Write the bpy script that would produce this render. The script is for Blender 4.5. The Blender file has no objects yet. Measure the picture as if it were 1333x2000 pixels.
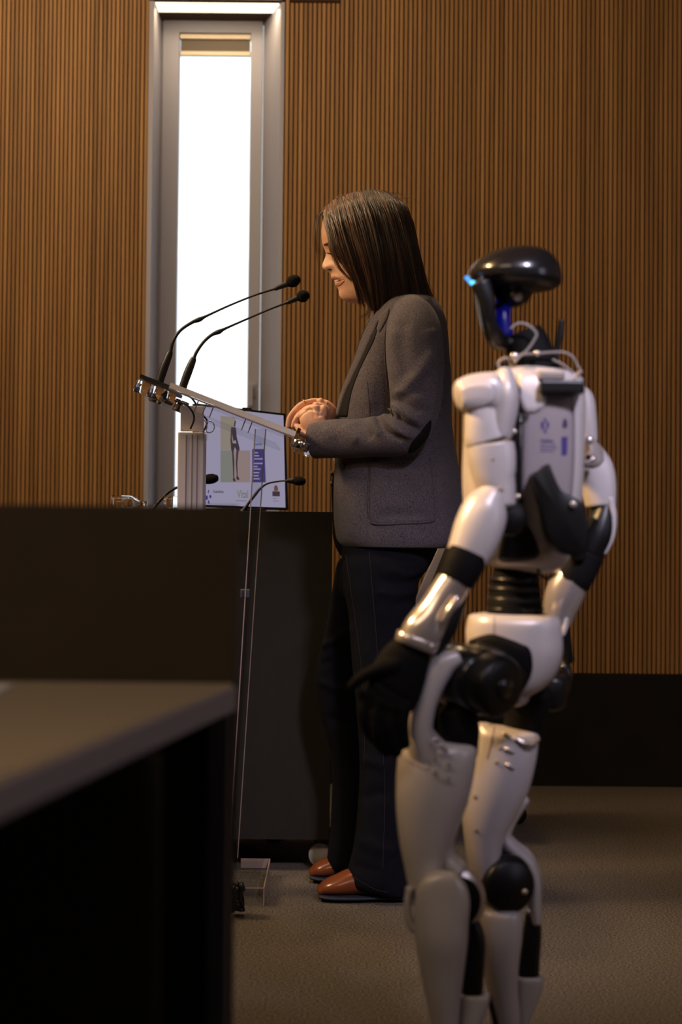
import bpy, bmesh, math, random
import numpy as np
from mathutils import Vector, Matrix
from mathutils.bvhtree import BVHTree
random.seed(7); rng = np.random.default_rng(7)
scene = bpy.context.scene
COL = scene.collection

# ------------------------------------------------------------------ camera
F = 3800.0; PX0 = 666.5; PY0 = 905.0          # focal length and principal point in pixels of the 1333x2000 frame
PITCH = 0.0302; ROLL = 0.0095; CAMH = 0.88
_r0 = Vector((1, 0, 0)); _u0 = Vector((0, -math.sin(PITCH), math.cos(PITCH))); _f = Vector((0, math.cos(PITCH), math.sin(PITCH)))
_R = _r0*math.cos(ROLL) + _u0*math.sin(ROLL)
_U = -_r0*math.sin(ROLL) + _u0*math.cos(ROLL)
CAM = Vector((0, 0, CAMH))
cam_data = bpy.data.cameras.new('camera'); cam = bpy.data.objects.new('camera', cam_data); COL.objects.link(cam)
cam.matrix_world = Matrix(((_R.x, _U.x, -_f.x, 0), (_R.y, _U.y, -_f.y, 0), (_R.z, _U.z, -_f.z, CAMH), (0, 0, 0, 1)))
cam_data.sensor_fit = 'HORIZONTAL'; cam_data.sensor_width = 24.0; cam_data.lens = 24.0*F/1333.0
cam_data.shift_y = -(1000.0-PY0)/1333.0
cam_data.clip_start = 0.05; cam_data.clip_end = 200
cam_data.dof.use_dof = True; cam_data.dof.focus_distance = 4.62; cam_data.dof.aperture_fstop = 3.7; cam_data.dof.aperture_blades = 9
scene.camera = cam

# ------------------------------------------------------------------ world, exposure, large lights
w = bpy.data.worlds.new('world'); scene.world = w; w.use_nodes = True
bg = w.node_tree.nodes['Background']; bg.inputs[0].default_value = (0.86, 0.95, 1.0, 1); bg.inputs[1].default_value = 1.5
vs = scene.view_settings; vs.view_transform = 'Standard'; vs.look = 'None'; vs.gamma = 1.0; vs.exposure = 0.0; vs.use_curve_mapping = False
scene.cycles.max_bounces = 10; scene.cycles.transparent_max_bounces = 16; scene.cycles.transmission_bounces = 10
scene.cycles.caustics_reflective = False; scene.cycles.caustics_refractive = False
scene.cycles.use_denoising = True
scene.cycles.sample_clamp_indirect = 4.0

def area_light(name, loc, target, size, power, color, size_y=None, spread=None, portal=False):
    d = bpy.data.lights.new(name, 'AREA'); d.energy = power; d.color = color
    d.shape = 'RECTANGLE' if size_y else 'SQUARE'; d.size = size
    if size_y: d.size_y = size_y
    if spread: d.spread = math.radians(spread)
    if portal: d.cycles.is_portal = True
    o = bpy.data.objects.new(name, d); COL.objects.link(o); o.location = loc
    v = Vector(target)-Vector(loc); o.rotation_euler = v.to_track_quat('-Z', 'Y').to_euler()
    return o
def spot_light(name, loc, target, power, color, angle, blend=0.5, radius=0.05):
    d = bpy.data.lights.new(name, 'SPOT'); d.energy = power; d.color = color; d.spot_size = math.radians(angle); d.spot_blend = blend
    d.shadow_soft_size = radius
    o = bpy.data.objects.new(name, d); COL.objects.link(o); o.location = loc
    v = Vector(target)-Vector(loc); o.rotation_euler = v.to_track_quat('-Z', 'Y').to_euler()
    return o
WARM = (1.0, 0.72, 0.42); COOL = (0.82, 0.77, 1.0)
spot_light('ceiling_spot_stage', (-2.3, 4.35, 2.8), (-0.05, 4.6, 1.2), 285, WARM, 50, 0.8, 0.42)
spot_light('ceiling_spot_robot', (-2.2, 2.75, 2.95), (0.15, 2.9, 1.20), 820, (1.0, .61, .27), 23, 0.7, 0.10)
spot_light('ceiling_spot_top', (-0.2, 5.1, 3.05), (0.1, 4.6, 1.5), 85, WARM, 60, 0.8, 0.08)
area_light('wall_wash', (-1.3, 4.9, 3.1), (-1.1, 6.9, 1.3), 2.9, 50, (1.0, 0.76, 0.46), 0.5)
area_light('window_daylight', (3.55, 1.2, 1.75), (0.2, 3.4, 1.2), 1.6, 13, COOL, 1.3)
spot_light('ceiling_spot_cool', (1.1, 0.6, 3.0), (0.38, 3.0, 1.26), 420, COOL, 25, 0.9, 0.22)
area_light('ceiling_panel', (-1.1, 0.5, 3.1), (-0.6, 2.6, 0), 1.6, 35, (1.0, 0.77, 0.55), 1.2)  # unseen soft fill, added to brighten surfaces facing the camera

# ------------------------------------------------------------------ helpers
def ray(px, py):
    return _f + _R*((px-PX0)/F) - _U*((py-PY0)/F)
def P(px, py, Y):
    d = ray(px, py); return CAM + d*(Y/d.y)
def onplane(px, py, O, N):
    d = ray(px, py); return CAM + d*((O-CAM).dot(N)/d.dot(N))
def floor_pt(px, py):
    d = ray(px, py); return CAM + d*(-CAMH/d.z)
def project(co):                                # (n,3) array -> px, py
    q = co - np.array(CAM); z = q@np.array(_f)
    return PX0 + F*(q@np.array(_R))/z, PY0 - F*(q@np.array(_U))/z

def srgb(r, g, b):
    f = lambda c: (c/255/12.92) if c/255 <= 0.04045 else ((c/255+0.055)/1.055)**2.4
    return (f(r), f(g), f(b), 1.0)

def material(name, color, rough=0.5, metal=0.0, noise=None, bump=None, trans=0.0, ior=1.45, emit=None, estr=0.0, coat=0.0, spec=None, sheen=0.0, detail=4):
    m = bpy.data.materials.new(name); m.use_nodes = True; nt = m.node_tree; b = nt.nodes['Principled BSDF']
    b.inputs['Base Color'].default_value = color; b.inputs['Roughness'].default_value = rough; b.inputs['Metallic'].default_value = metal
    b.inputs['Transmission Weight'].default_value = trans; b.inputs['IOR'].default_value = ior
    b.inputs['Coat Weight'].default_value = coat; b.inputs['Sheen Weight'].default_value = sheen
    if spec is not None: b.inputs['Specular IOR Level'].default_value = spec
    if emit: b.inputs['Emission Color'].default_value = emit; b.inputs['Emission Strength'].default_value = estr
    tc = nt.nodes.new('ShaderNodeTexCoord')
    if noise:                                   # (scale, second colour, contrast)
        n = nt.nodes.new('ShaderNodeTexNoise'); n.inputs['Scale'].default_value = noise[0]; n.inputs['Detail'].default_value = detail
        r = nt.nodes.new('ShaderNodeValToRGB'); c = noise[2]
        r.color_ramp.elements[0].position = 0.5-c; r.color_ramp.elements[1].position = 0.5+c
        r.color_ramp.elements[0].color = color; r.color_ramp.elements[1].color = noise[1]
        nt.links.new(tc.outputs['Object'], n.inputs['Vector']); nt.links.new(n.outputs['Fac'], r.inputs[0]); nt.links.new(r.outputs[0], b.inputs['Base Color'])
    if bump:                                    # (scale, strength, distance)
        n = nt.nodes.new('ShaderNodeTexNoise'); n.inputs['Scale'].default_value = bump[0]; n.inputs['Detail'].default_value = 5
        u = nt.nodes.new('ShaderNodeBump'); u.inputs['Strength'].default_value = bump[1]; u.inputs['Distance'].default_value = bump[2]
        nt.links.new(tc.outputs['Object'], n.inputs['Vector']); nt.links.new(n.outputs['Fac'], u.inputs['Height']); nt.links.new(u.outputs[0], b.inputs['Normal'])
    return m

def tag(o, label=None, cat=None, group=None, kind=None):
    if label: o['label'] = label
    if cat: o['category'] = cat
    if group: o['group'] = group
    if kind: o['kind'] = kind
    return o
def empty(name, loc, label=None, cat=None, group=None, kind=None):
    o = bpy.data.objects.new(name, None); COL.objects.link(o); o.location = loc; o.empty_display_size = 0.1
    return tag(o, label, cat, group, kind)
def origin_of(o):
    v = Vector((0, 0, 0))
    while o: v = v + Vector(o.location); o = o.parent
    return v
def mesh_obj(name, verts, faces, mat, parent=None, smooth=True, loc=None):
    """verts in world space; the object sits at its parent's origin (or at loc)."""
    base = origin_of(parent) if parent else Vector(loc or (0, 0, 0))
    v = np.array([tuple(p) for p in verts], dtype=float).reshape(-1, 3) - np.array(base)
    me = bpy.data.meshes.new(name); me.from_pydata(v.tolist(), [], [tuple(int(i) for i in f) for f in faces])
    me.materials.append(mat)
    bm = bmesh.new(); bm.from_mesh(me); bmesh.ops.recalc_face_normals(bm, faces=bm.faces[:]); bm.to_mesh(me); bm.free()
    if smooth: me.polygons.foreach_set('use_smooth', [True]*len(me.polygons))
    me.update()
    o = bpy.data.objects.new(name, me); COL.objects.link(o)
    if parent: o.parent = parent
    else: o.location = base
    return o

class MB:
    def __init__(s): s.v = []; s.f = []
    def add(s, vs_, fs_):
        n = len(s.v); s.v += [Vector(p) for p in vs_]; s.f += [tuple(i+n for i in f) for f in fs_]; return s
    def build(s, name, mat, parent=None, smooth=True, loc=None): return mesh_obj(name, s.v, s.f, mat, parent, smooth, loc)
    def rings(s, rings, cap=True, closed=True):
        n = len(s.v); m = len(rings[0])
        for r in rings: s.v += [Vector(p) for p in r]
        for i in range(len(rings)-1):
            for j in range(m if closed else m-1):
                a = n+i*m+j; b = n+i*m+(j+1) % m; s.f.append((a, a+m, b+m, b))
        if cap:
            for k, i in ((0, 0), (1, len(rings)-1)):
                c = sum((Vector(p) for p in rings[i]), Vector())/m; s.v.append(c); ci = len(s.v)-1
                for j in range(m):
                    a = n+i*m+j; b = n+i*m+(j+1) % m
                    s.f.append((ci, a, b) if k == 0 else (ci, b, a))
        return s
    def box(s, lo, hi, bev=0.0):
        x0, y0, z0 = lo; x1, y1, z1 = hi
        if bev <= 0:
            return s.add([(x0,y0,z0),(x1,y0,z0),(x1,y1,z0),(x0,y1,z0),(x0,y0,z1),(x1,y0,z1),(x1,y1,z1),(x0,y1,z1)],
                         [(0,3,2,1),(4,5,6,7),(0,1,5,4),(1,2,6,5),(2,3,7,6),(3,0,4,7)])
        bm = bmesh.new(); bmesh.ops.create_cube(bm, size=1)
        for v in bm.verts: v.co = Vector(((x0+x1)/2+v.co.x*(x1-x0), (y0+y1)/2+v.co.y*(y1-y0), (z0+z1)/2+v.co.z*(z1-z0)))
        bmesh.ops.bevel(bm, geom=bm.edges[:], offset=bev, segments=2, affect='EDGES', profile=0.6)
        bm.verts.index_update(); s.add([v.co.copy() for v in bm.verts], [tuple(v.index for v in f.verts) for f in bm.faces]); bm.free(); return s

def catmull(pts, k):
    pts = np.array(pts, dtype=float); n = len(pts)
    if n < 3 or k <= 1: return pts
    out = []
    for i in range(n-1):
        p0 = pts[max(i-1, 0)]; p1 = pts[i]; p2 = pts[i+1]; p3 = pts[min(i+2, n-1)]
        for j in range(k):
            t = j/k
            out.append(0.5*((2*p1)+(-p0+p2)*t+(2*p0-5*p1+4*p2-p3)*t*t+(-p0+3*p1-3*p2+p3)*t**3))
    out.append(pts[-1]); return np.array(out)

def sring(c, u, v, ru, rv, e, n):
    out = []
    for j in range(n):
        a = 2*math.pi*j/n; ca, sa = math.cos(a), math.sin(a)
        out.append(c + u*(ru*math.copysign(abs(ca)**(2/e), ca)) + v*(rv*math.copysign(abs(sa)**(2/e), sa)))
    return out

def limb(mb, st, n=24, k=6, cap=(1, 1), vdir=(0, 1, 0)):
    """st: (px, py, Y, ru_px, rv_px[, exponent]); rings perpendicular to the path."""
    st = [tuple(s)+((2.0,) if len(s) == 5 else ()) for s in st]
    a = catmull(st, k); C = [P(s[0], s[1], s[2]) for s in a]; V0 = Vector(vdir).normalized(); rings = []
    N = len(C)
    def frame(i):
        T = (C[min(i+1, N-1)]-C[max(i-1, 0)]).normalized(); u = V0.cross(T)
        u = u.normalized() if u.length > 1e-4 else Vector((1, 0, 0)); v = T.cross(u).normalized(); return T, u, v
    def endcap(i, sgn, amt):
        T, u, v = frame(i); s = a[i]; sc = s[2]/F; res = []
        for q in (0.3, 0.6, 0.8, 0.93, 0.99):
            f_ = math.sqrt(1-q*q); d = min(s[3], s[4])*sc*amt*q
            res.append(sring(C[i]+T*(sgn*d), u, v, s[3]*sc*f_, s[4]*sc*f_, s[5], n))
        return res
    if cap[0]: rings += endcap(0, -1, cap[0])[::-1]
    for i in range(N):
        T, u, v = frame(i); s = a[i]; sc = s[2]/F
        rings.append(sring(C[i], u, v, max(s[3], .05)*sc, max(s[4], .05)*sc, s[5], n))
    if cap[1]: rings += endcap(N-1, 1, cap[1])
    mb.rings(rings); return mb

def slices(mb, rows, n=40, k=5, cap=(0.3, 0.3)):
    """rows: (py, x_left, x_right, Y, half_depth_px[, exponent]); level rings."""
    rows = [tuple(r)+((2.3,) if len(r) == 5 else ()) for r in rows]
    a = catmull(rows, k); rings = []
    def ring(s, f_=1.0, dy=0.0):
        sc = s[3]/F; c = P((s[1]+s[2])/2, s[0]+dy, s[3]); return sring(c, Vector((1, 0, 0)), Vector((0, 1, 0)), max((s[2]-s[1])/2, .2)*sc*f_, s[4]*sc*f_, s[5], n)
    if cap[0]: rings += [ring(a[0], math.sqrt(1-q*q), -q*cap[0]*a[0][4]) for q in (.99, .9, .7, .4)]
    rings += [ring(s) for s in a]
    if cap[1]: rings += [ring(a[-1], math.sqrt(1-q*q), q*cap[1]*a[-1][4]) for q in (.4, .7, .9, .99)]
    mb.rings(rings); return mb

def tube(mb, pts, r, n=8, k=6, taper=None):
    """pts: world-space points; r metres or list"""
    pts = [tuple(p) for p in pts]; rr = r if isinstance(r, (list, tuple)) else [r]*len(pts)
    a = catmull([p+(q,) for p, q in zip(pts, rr)], k) if len(pts) > 2 else np.array([p+(q,) for p, q in zip(pts, rr)])
    C = [Vector(p[:3]) for p in a]; N = len(C); T = (C[1]-C[0]).normalized()
    u = T.orthogonal().normalized(); rings = []
    for i in range(N):
        T = (C[min(i+1, N-1)]-C[max(i-1, 0)]).normalized(); u = (u-T*u.dot(T)).normalized(); v = T.cross(u)
        rings.append([C[i]+u*(a[i][3]*math.cos(2*math.pi*j/n))+v*(a[i][3]*math.sin(2*math.pi*j/n)) for j in range(n)])
    mb.rings(rings); return mb
def ptube(mb, pts, Y=None, r=2, n=8, k=6):
    """pts (px,py[,Y]) ; r in px"""
    q = [(p[0], p[1], p[2] if len(p) > 2 else Y) for p in pts]; rr = r if isinstance(r, (list, tuple)) else [r]*len(q)
    return tube(mb, [P(*p) for p in q], [a*p[2]/F for a, p in zip(rr, q)], n, k)

def lathe(mb, c, axis, prof, n=32):
    """prof: (distance along axis, radius)"""
    ax = Vector(axis).normalized(); u = ax.orthogonal().normalized(); v = ax.cross(u); c = Vector(c)
    mb.rings([[c+ax*d+u*(r*math.cos(2*math.pi*j/n))+v*(r*math.sin(2*math.pi*j/n)) for j in range(n)] for d, r in prof]); return mb

def resample(poly, n, closed=True):
    p = np.array(poly, dtype=float)
    if closed: p = np.vstack([p, p[:1]])
    d = np.r_[0, np.cumsum(np.hypot(*(np.diff(p[:, :2], axis=0)).T))]; t = np.linspace(0, d[-1], n, endpoint=not closed)
    return np.stack([np.interp(t, d, p[:, i]) for i in range(p.shape[1])], 1)
def smooth_poly(poly, k=5):
    p = [tuple(q) for q in poly]; a = catmull(p[-2:]+p+p[:2], k); return a[2*k:-2*k] if k > 1 else np.array(poly)

def slab(mb, poly, Y0, Y1, bev=2.5, smooth=True, n=60):
    """a thick plate: outline in pixels at depth Y0, carried back to Y1 with the same real size"""
    q = resample(smooth_poly(poly, 5) if smooth else poly, n); c = q.mean(0)
    base = [P(x, y, Y0) for x, y in q]; cc = P(c[0], c[1], Y0); sc = Y0/F; back = Y1-Y0
    nrm = []
    m = len(base)
    for i in range(m):
        t = base[(i+1) % m]-base[i-1]; nn = Vector((t.z, 0, -t.x))
        nn = nn.normalized() if nn.length > 1e-9 else Vector(); nrm.append(nn)
    area = sum(base[i].x*base[(i+1) % m].z-base[(i+1) % m].x*base[i].z for i in range(m))
    if area < 0: nrm = [-x for x in nrm]
    b = bev*sc; sg = 1 if back > 0 else -1
    def off(d, y): return [Vector((p.x-nn.x*d, Y0+y, p.z-nn.z*d)) for p, nn in zip(base, nrm)]
    mb.rings([off(b, 0), off(b*.3, sg*b*.3), off(0, sg*b), off(0, back-sg*b), off(b*.3, back-sg*b*.3), off(b, back)]); return mb

def bvh_of(*objs):
    V = []; Fc = []
    for o in objs:
        base = np.array(origin_of(o)); n = len(V)
        V += [tuple(np.array(v.co)+base) for v in o.data.vertices]; Fc += [tuple(i+n for i in p.vertices) for p in o.data.polygons]
    return BVHTree.FromPolygons(V, Fc)
def hit(bvh, px, py, fallbackY=4.5, toward=None):
    for k in range(14):                         # a ray that misses walks towards a point known to lie on the surface
        d = ray(px, py).normalized(); h = bvh.ray_cast(CAM, d)
        if h[0] is not None: return h[0], (h[1] if h[1].dot(d) < 0 else -h[1])
        if toward is None: break
        l = max(math.hypot(toward[0]-px, toward[1]-py), 1e-6); s = min(1.0, l)/l; px += (toward[0]-px)*s; py += (toward[1]-py)*s
    return P(px, py, fallbackY), Vector((0, -1, 0))
def patch(mb, bvh, poly, t=0.002, rings=6, n=48, smooth=True, fallbackY=4.5):
    q = resample(smooth_poly(poly, 4) if smooth else poly, n); c = q.mean(0); R_ = []
    for i in range(rings+1):
        s = 1-i/(rings+0.001); row = []; low = []
        for p in q:
            x, y = c+(p-c)*s; h, nn = hit(bvh, x, y, fallbackY, c); row.append(h+nn*(t*(1 if i else 0.55))); low.append(h-nn*t*1.2)
        if i == 0: R_.append(low)
        R_.append(row)
    mb.rings(R_); return mb
def ribbon(mb, bvh, pts, wpx, t=0.0015, k=8, fallbackY=4.5):
    """a raised cord along the surface"""
    a = catmull(pts, k); C = []
    for p in a:
        if bvh.ray_cast(CAM, ray(p[0], p[1]).normalized())[0] is None: continue
        h, nn = hit(bvh, p[0], p[1], fallbackY); C.append(h+nn*(t*0.3))
    if len(C) < 3: return mb
    r = wpx*0.5*C[0].y/F
    return tube(mb, C, r, 6, 1) if len(C) > 2 else mb

def displace(o, lines=(), noise=None, facing=True, passes=1):
    """push vertices of o along normals near pixel-space fold lines: (pts, amplitude m, width px)"""
    me = o.data; n = len(me.vertices); co = np.empty(n*3); me.vertices.foreach_get('co', co); co = co.reshape(-1, 3)
    nr = np.empty(n*3); me.vertices.foreach_get('normal', nr); nr = nr.reshape(-1, 3); base = np.array(origin_of(o)); W = co+base
    x, y = project(W); d = np.zeros(n); face = np.clip(-nr[:, 1]*1.6+0.3, 0, 1) if facing else 1.0
    for pts, amp, wd in lines:
        a = catmull(pts, 6) if len(pts) > 2 else np.array(pts, float); best = np.full(n, 1e9); tt = np.zeros(n); L = len(a)-1
        for i in range(L):
            p, q = a[i], a[i+1]; e = q-p; l2 = max(float(e@e), 1e-9); t = np.clip(((x-p[0])*e[0]+(y-p[1])*e[1])/l2, 0, 1)
            dd = np.hypot(x-p[0]-t*e[0], y-p[1]-t*e[1]); m = dd < best; best[m] = dd[m]; tt[m] = (i+t[m])/L
        env = np.clip(np.minimum(tt, 1-tt)*5+0.25, 0, 1)
        d += amp*np.exp(-(best/wd)**2)*env*face
    if noise:
        sc, amp = noise; ph = rng.uniform(0, 6.28, (12, 1)); K = rng.normal(0, 1, (12, 3))*sc
        d += amp*np.sin(W@K.T+ph.T).sum(1)/3.5
    co = co+nr*d[:, None]; me.vertices.foreach_set('co', co.ravel()); me.update()

def remesh(o, voxel, smooth_it=2, factor=0.5):
    m = o.modifiers.new('r', 'REMESH'); m.mode = 'VOXEL'; m.voxel_size = voxel; m.use_smooth_shade = True
    if smooth_it:
        s = o.modifiers.new('s', 'SMOOTH'); s.iterations = smooth_it; s.factor = factor
    bpy.context.view_layer.update(); dg = bpy.context.evaluated_depsgraph_get()
    me = bpy.data.meshes.new_from_object(o.evaluated_get(dg)); old = o.data; mats = list(old.materials); o.modifiers.clear(); o.data = me
    me.materials.clear()
    for q in mats: me.materials.append(q)
    me.polygons.foreach_set('use_smooth', [True]*len(me.polygons)); me.polygons.foreach_set('material_index', [0]*len(me.polygons)); me.update(); bpy.data.meshes.remove(old)

def text_mesh(body, bold=False):
    c = bpy.data.curves.new('t', 'FONT'); c.body = body; c.size = 1; c.resolution_u = 3
    if bold: c.offset = 0.02
    o = bpy.data.objects.new('t', c); COL.objects.link(o); bpy.context.view_layer.update()
    me = bpy.data.meshes.new_from_object(o.evaluated_get(bpy.context.evaluated_depsgraph_get()))
    V = [v.co.copy() for v in me.vertices]; Fc = [tuple(p.vertices) for p in me.polygons]
    bpy.data.objects.remove(o); bpy.data.curves.remove(c); bpy.data.meshes.remove(me); return V, Fc
def text_px(mb, body, box, fn, bold=False):
    V, Fc = text_mesh(body, bold); x0 = min(v.x for v in V); x1 = max(v.x for v in V); y0 = min(v.y for v in V); y1 = max(v.y for v in V)
    a, b, c, d = box
    mb.add([fn(a+(v.x-x0)/(x1-x0)*(c-a), d-(v.y-y0)/(y1-y0)*(d-b)) for v in V], Fc)
# ------------------------------------------------------------------ materials
def wood_material():
    m = bpy.data.materials.new('slat_wood'); m.use_nodes = True; nt = m.node_tree; b = nt.nodes['Principled BSDF']
    tc = nt.nodes.new('ShaderNodeTexCoord'); mp = nt.nodes.new('ShaderNodeMapping'); mp.inputs['Scale'].default_value = (60, 60, 1.6)
    oi = nt.nodes.new('ShaderNodeObjectInfo'); ad = nt.nodes.new('ShaderNodeVectorMath'); ad.operation = 'ADD'
    cx = nt.nodes.new('ShaderNodeCombineXYZ'); mu = nt.nodes.new('ShaderNodeMath'); mu.operation = 'MULTIPLY'; mu.inputs[1].default_value = 37.0
    nt.links.new(oi.outputs['Random'], mu.inputs[0]); nt.links.new(mu.outputs[0], cx.inputs[0]); nt.links.new(mu.outputs[0], cx.inputs[2])
    nt.links.new(tc.outputs['Object'], ad.inputs[0]); nt.links.new(cx.outputs[0], ad.inputs[1]); nt.links.new(ad.outputs[0], mp.inputs[0])
    n = nt.nodes.new('ShaderNodeTexNoise'); n.inputs['Scale'].default_value = 1.0; n.inputs['Detail'].default_value = 5; nt.links.new(mp.outputs[0], n.inputs['Vector'])
    r = nt.nodes.new('ShaderNodeValToRGB'); r.color_ramp.elements[0].color = srgb(144, 100, 52); r.color_ramp.elements[1].color = srgb(188, 137, 80)
    r.color_ramp.elements[0].position = .3; r.color_ramp.elements[1].position = .72
    nt.links.new(n.outputs['Fac'], r.inputs[0])
    h = nt.nodes.new('ShaderNodeHueSaturation'); mr = nt.nodes.new('ShaderNodeMapRange'); mr.inputs[3].default_value = .86; mr.inputs[4].default_value = 1.14
    nt.links.new(oi.outputs['Random'], mr.inputs[0]); nt.links.new(mr.outputs[0], h.inputs['Value']); nt.links.new(r.outputs[0], h.inputs['Color'])
    nt.links.new(h.outputs[0], b.inputs['Base Color']); b.inputs['Roughness'].default_value = 0.55; return m
M = {}
M['wood'] = wood_material()
M['backing'] = material('groove_backing', srgb(62, 36, 14), 0.9)
M['black_base'] = material('black_plinth', srgb(30, 27, 25), 0.6, noise=(8, srgb(38, 34, 31), .2), spec=.15)
M['carpet'] = material('grey_carpet', srgb(66, 60, 54), 0.98, noise=(190, srgb(132, 119, 104), .16), bump=(200, 1.0, 0.006), detail=6, spec=.15)
M['plaster'] = material('plaster', srgb(190, 180, 168), 0.9, bump=(60, .1, .001))
M['ceil'] = material('ceiling_paint', srgb(150, 145, 138), 0.9)
M['frame'] = material('window_frame', srgb(176, 172, 186), 0.5)
M['reveal'] = material('window_reveal', srgb(184, 178, 190), 0.6)
M['blind'] = material('blind_fabric', srgb(120, 108, 98), 0.8)
M['blindbar'] = material('blind_bar', srgb(196, 178, 158), 0.4, metal=.3)
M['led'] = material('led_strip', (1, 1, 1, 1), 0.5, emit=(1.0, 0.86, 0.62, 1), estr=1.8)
M['glass'] = material('clear_glass', (1, 1, 1, 1), 0.02, trans=1.0, ior=1.45)
M['desk'] = material('desk_laminate', srgb(42, 38, 33), 0.55, noise=(30, srgb(46, 42, 36), .3), spec=.15)
M['neardesk'] = material('desk_panel_laminate', srgb(66, 57, 46), 0.6, noise=(12, srgb(72, 62, 50), .3), spec=.15)
M['tabletop'] = material('tabletop_laminate', srgb(172, 154, 128), 0.42, noise=(80, srgb(180, 162, 136), .3), bump=(300, .1, .0005))
M['tableedge'] = material('tabletop_edge', srgb(176, 166, 164), 0.5)
M['tablemetal'] = material('table_leg_paint', srgb(74, 72, 72), 0.45, metal=.3)
M['acrylic'] = material('clear_acrylic', (0.97, 0.98, 1, 1), 0.03, trans=1.0, ior=1.3, spec=.3)
def thin_acrylic():
    m = bpy.data.materials.new('thin_clear_acrylic'); m.use_nodes = True; nt = m.node_tree; nt.nodes.clear()
    o = nt.nodes.new('ShaderNodeOutputMaterial'); t = nt.nodes.new('ShaderNodeBsdfTransparent'); t.inputs[0].default_value = (.93, .94, .95, 1); g = nt.nodes.new('ShaderNodeBsdfGlossy'); g.inputs['Roughness'].default_value = .06
    x = nt.nodes.new('ShaderNodeMixShader'); f = nt.nodes.new('ShaderNodeValue'); f.outputs[0].default_value = .04
    nt.links.new(f.outputs[0], x.inputs[0]); nt.links.new(t.outputs[0], x.inputs[1]); nt.links.new(g.outputs[0], x.inputs[2]); nt.links.new(x.outputs[0], o.inputs[0]); return m
M['thin'] = thin_acrylic()
M['frost'] = material('frosted_edge', srgb(253, 238, 220), 0.5)  # pale peach stands in for light glowing out of the acrylic edge
M['acedge'] = material('acrylic_edge', srgb(165, 140, 125), 0.35)
M['alu'] = material('lectern_column', srgb(222, 208, 200), 0.4)
M['aludark'] = material('lectern_column_groove', srgb(140, 128, 122), 0.4)
M['chrome'] = material('chrome', srgb(210, 205, 200), 0.15, metal=1.0)
M['mic'] = material('microphone_black', srgb(24, 22, 22), 0.42)
M['foam'] = material('microphone_foam', srgb(26, 24, 24), 0.95, bump=(900, 1, .002), spec=.15)
M['cable'] = material('cable_black', srgb(20, 20, 20), 0.35)
M['bezel'] = material('monitor_bezel', srgb(18, 17, 18), 0.35)
def screen_mat(name, c, s=1.0): return material(name, (0.01, 0.01, 0.01, 1), 0.3, emit=srgb(*c), estr=s)
M['wheel'] = material('castor_wheel', srgb(226, 214, 200), 0.6)
M['wheeldark'] = material('castor_fork', srgb(40, 40, 44), 0.4)
M['skin'] = material('skin', srgb(226, 168, 134), 0.5, noise=(26, srgb(232, 180, 148), .25), bump=(400, .12, .0008))
M['skin'].node_tree.nodes['Principled BSDF'].inputs['Subsurface Weight'].default_value = 0.12
M['skin'].node_tree.nodes['Principled BSDF'].inputs['Subsurface Radius'].default_value = (.012, .005, .003)
M['lip'] = material('lips', srgb(206, 140, 114), 0.5)
M['mouth'] = material('mouth_inside', srgb(104, 56, 46), 0.6)
M['teeth'] = material('teeth', srgb(214, 200, 184), 0.3)
M['brow'] = material('eyebrow', srgb(70, 46, 32), 0.8)
M['eye'] = material('eye_white', srgb(210, 205, 200), 0.2)
M['gold'] = material('gold_ring', srgb(235, 190, 110), 0.2, metal=1.0)
def tweed():
    m = material('tweed', srgb(55, 50, 53), 0.95, noise=(640, srgb(114, 104, 108), .15), bump=(600, .6, .0012), sheen=.1, spec=.15, detail=3); return m
M['tweed'] = tweed()
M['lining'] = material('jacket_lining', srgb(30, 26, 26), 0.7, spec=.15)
M['patch'] = material('elbow_patch', srgb(30, 26, 25), 0.85, bump=(300, .3, .001), spec=.15)
M['denim'] = material('dark_denim', srgb(15, 14, 18), 0.95, noise=(60, srgb(22, 21, 26), .3), bump=(700, .3, .001), spec=.15)
M['stitch'] = material('denim_stitching', srgb(28, 25, 25), 0.9)
M['leather'] = material('brown_leather', srgb(116, 58, 27), 0.28, noise=(14, srgb(136, 70, 34), .3), coat=.4)
M['sole'] = material('shoe_sole', srgb(44, 46, 54), 0.7)
M['button'] = material('button', srgb(54, 44, 38), 0.4)
def hair_mat():
    m = bpy.data.materials.new('hair'); m.use_nodes = True; nt = m.node_tree; b = nt.nodes['Principled BSDF']
    a = nt.nodes.new('ShaderNodeAttribute'); a.attribute_name = 'shade'; r = nt.nodes.new('ShaderNodeValToRGB')
    e = r.color_ramp.elements; e[0].color = srgb(46, 32, 24); e[1].color = srgb(150, 108, 72); e[0].position = 0.35; e[1].position = 1.0
    x = r.color_ramp.elements.new(0.75); x.color = srgb(92, 64, 44)
    nt.links.new(a.outputs['Fac'], r.inputs[0]); nt.links.new(r.outputs[0], b.inputs['Base Color']); b.inputs['Roughness'].default_value = 0.38; return m
M['hair'] = hair_mat()
M['hairbase'] = material('hair_base', srgb(44, 31, 24), 0.85, bump=(90, .5, .004))
M['rwhite'] = material('robot_shell', srgb(206, 198, 196), 0.36, metal=.15, noise=(5, srgb(212, 204, 202), .3))
M['rsilver'] = material('robot_silver', srgb(214, 204, 196), 0.22, metal=.7)
M['rback'] = material('robot_back_plate', srgb(150, 140, 142), 0.5)
M['rblack'] = material('robot_black', srgb(15, 14, 14), 0.38)
M['rgloss'] = material('robot_gloss_black', srgb(24, 22, 23), 0.26, coat=.5)
M['rdark'] = material('robot_matte_black', srgb(15, 14, 14), 0.7, spec=.15)
M['glove'] = material('robot_glove', srgb(15, 14, 14), 0.75, bump=(120, .4, .002), spec=.15)
M['rgrey'] = material('robot_grey_cable', srgb(150, 140, 134), 0.4)
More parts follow.
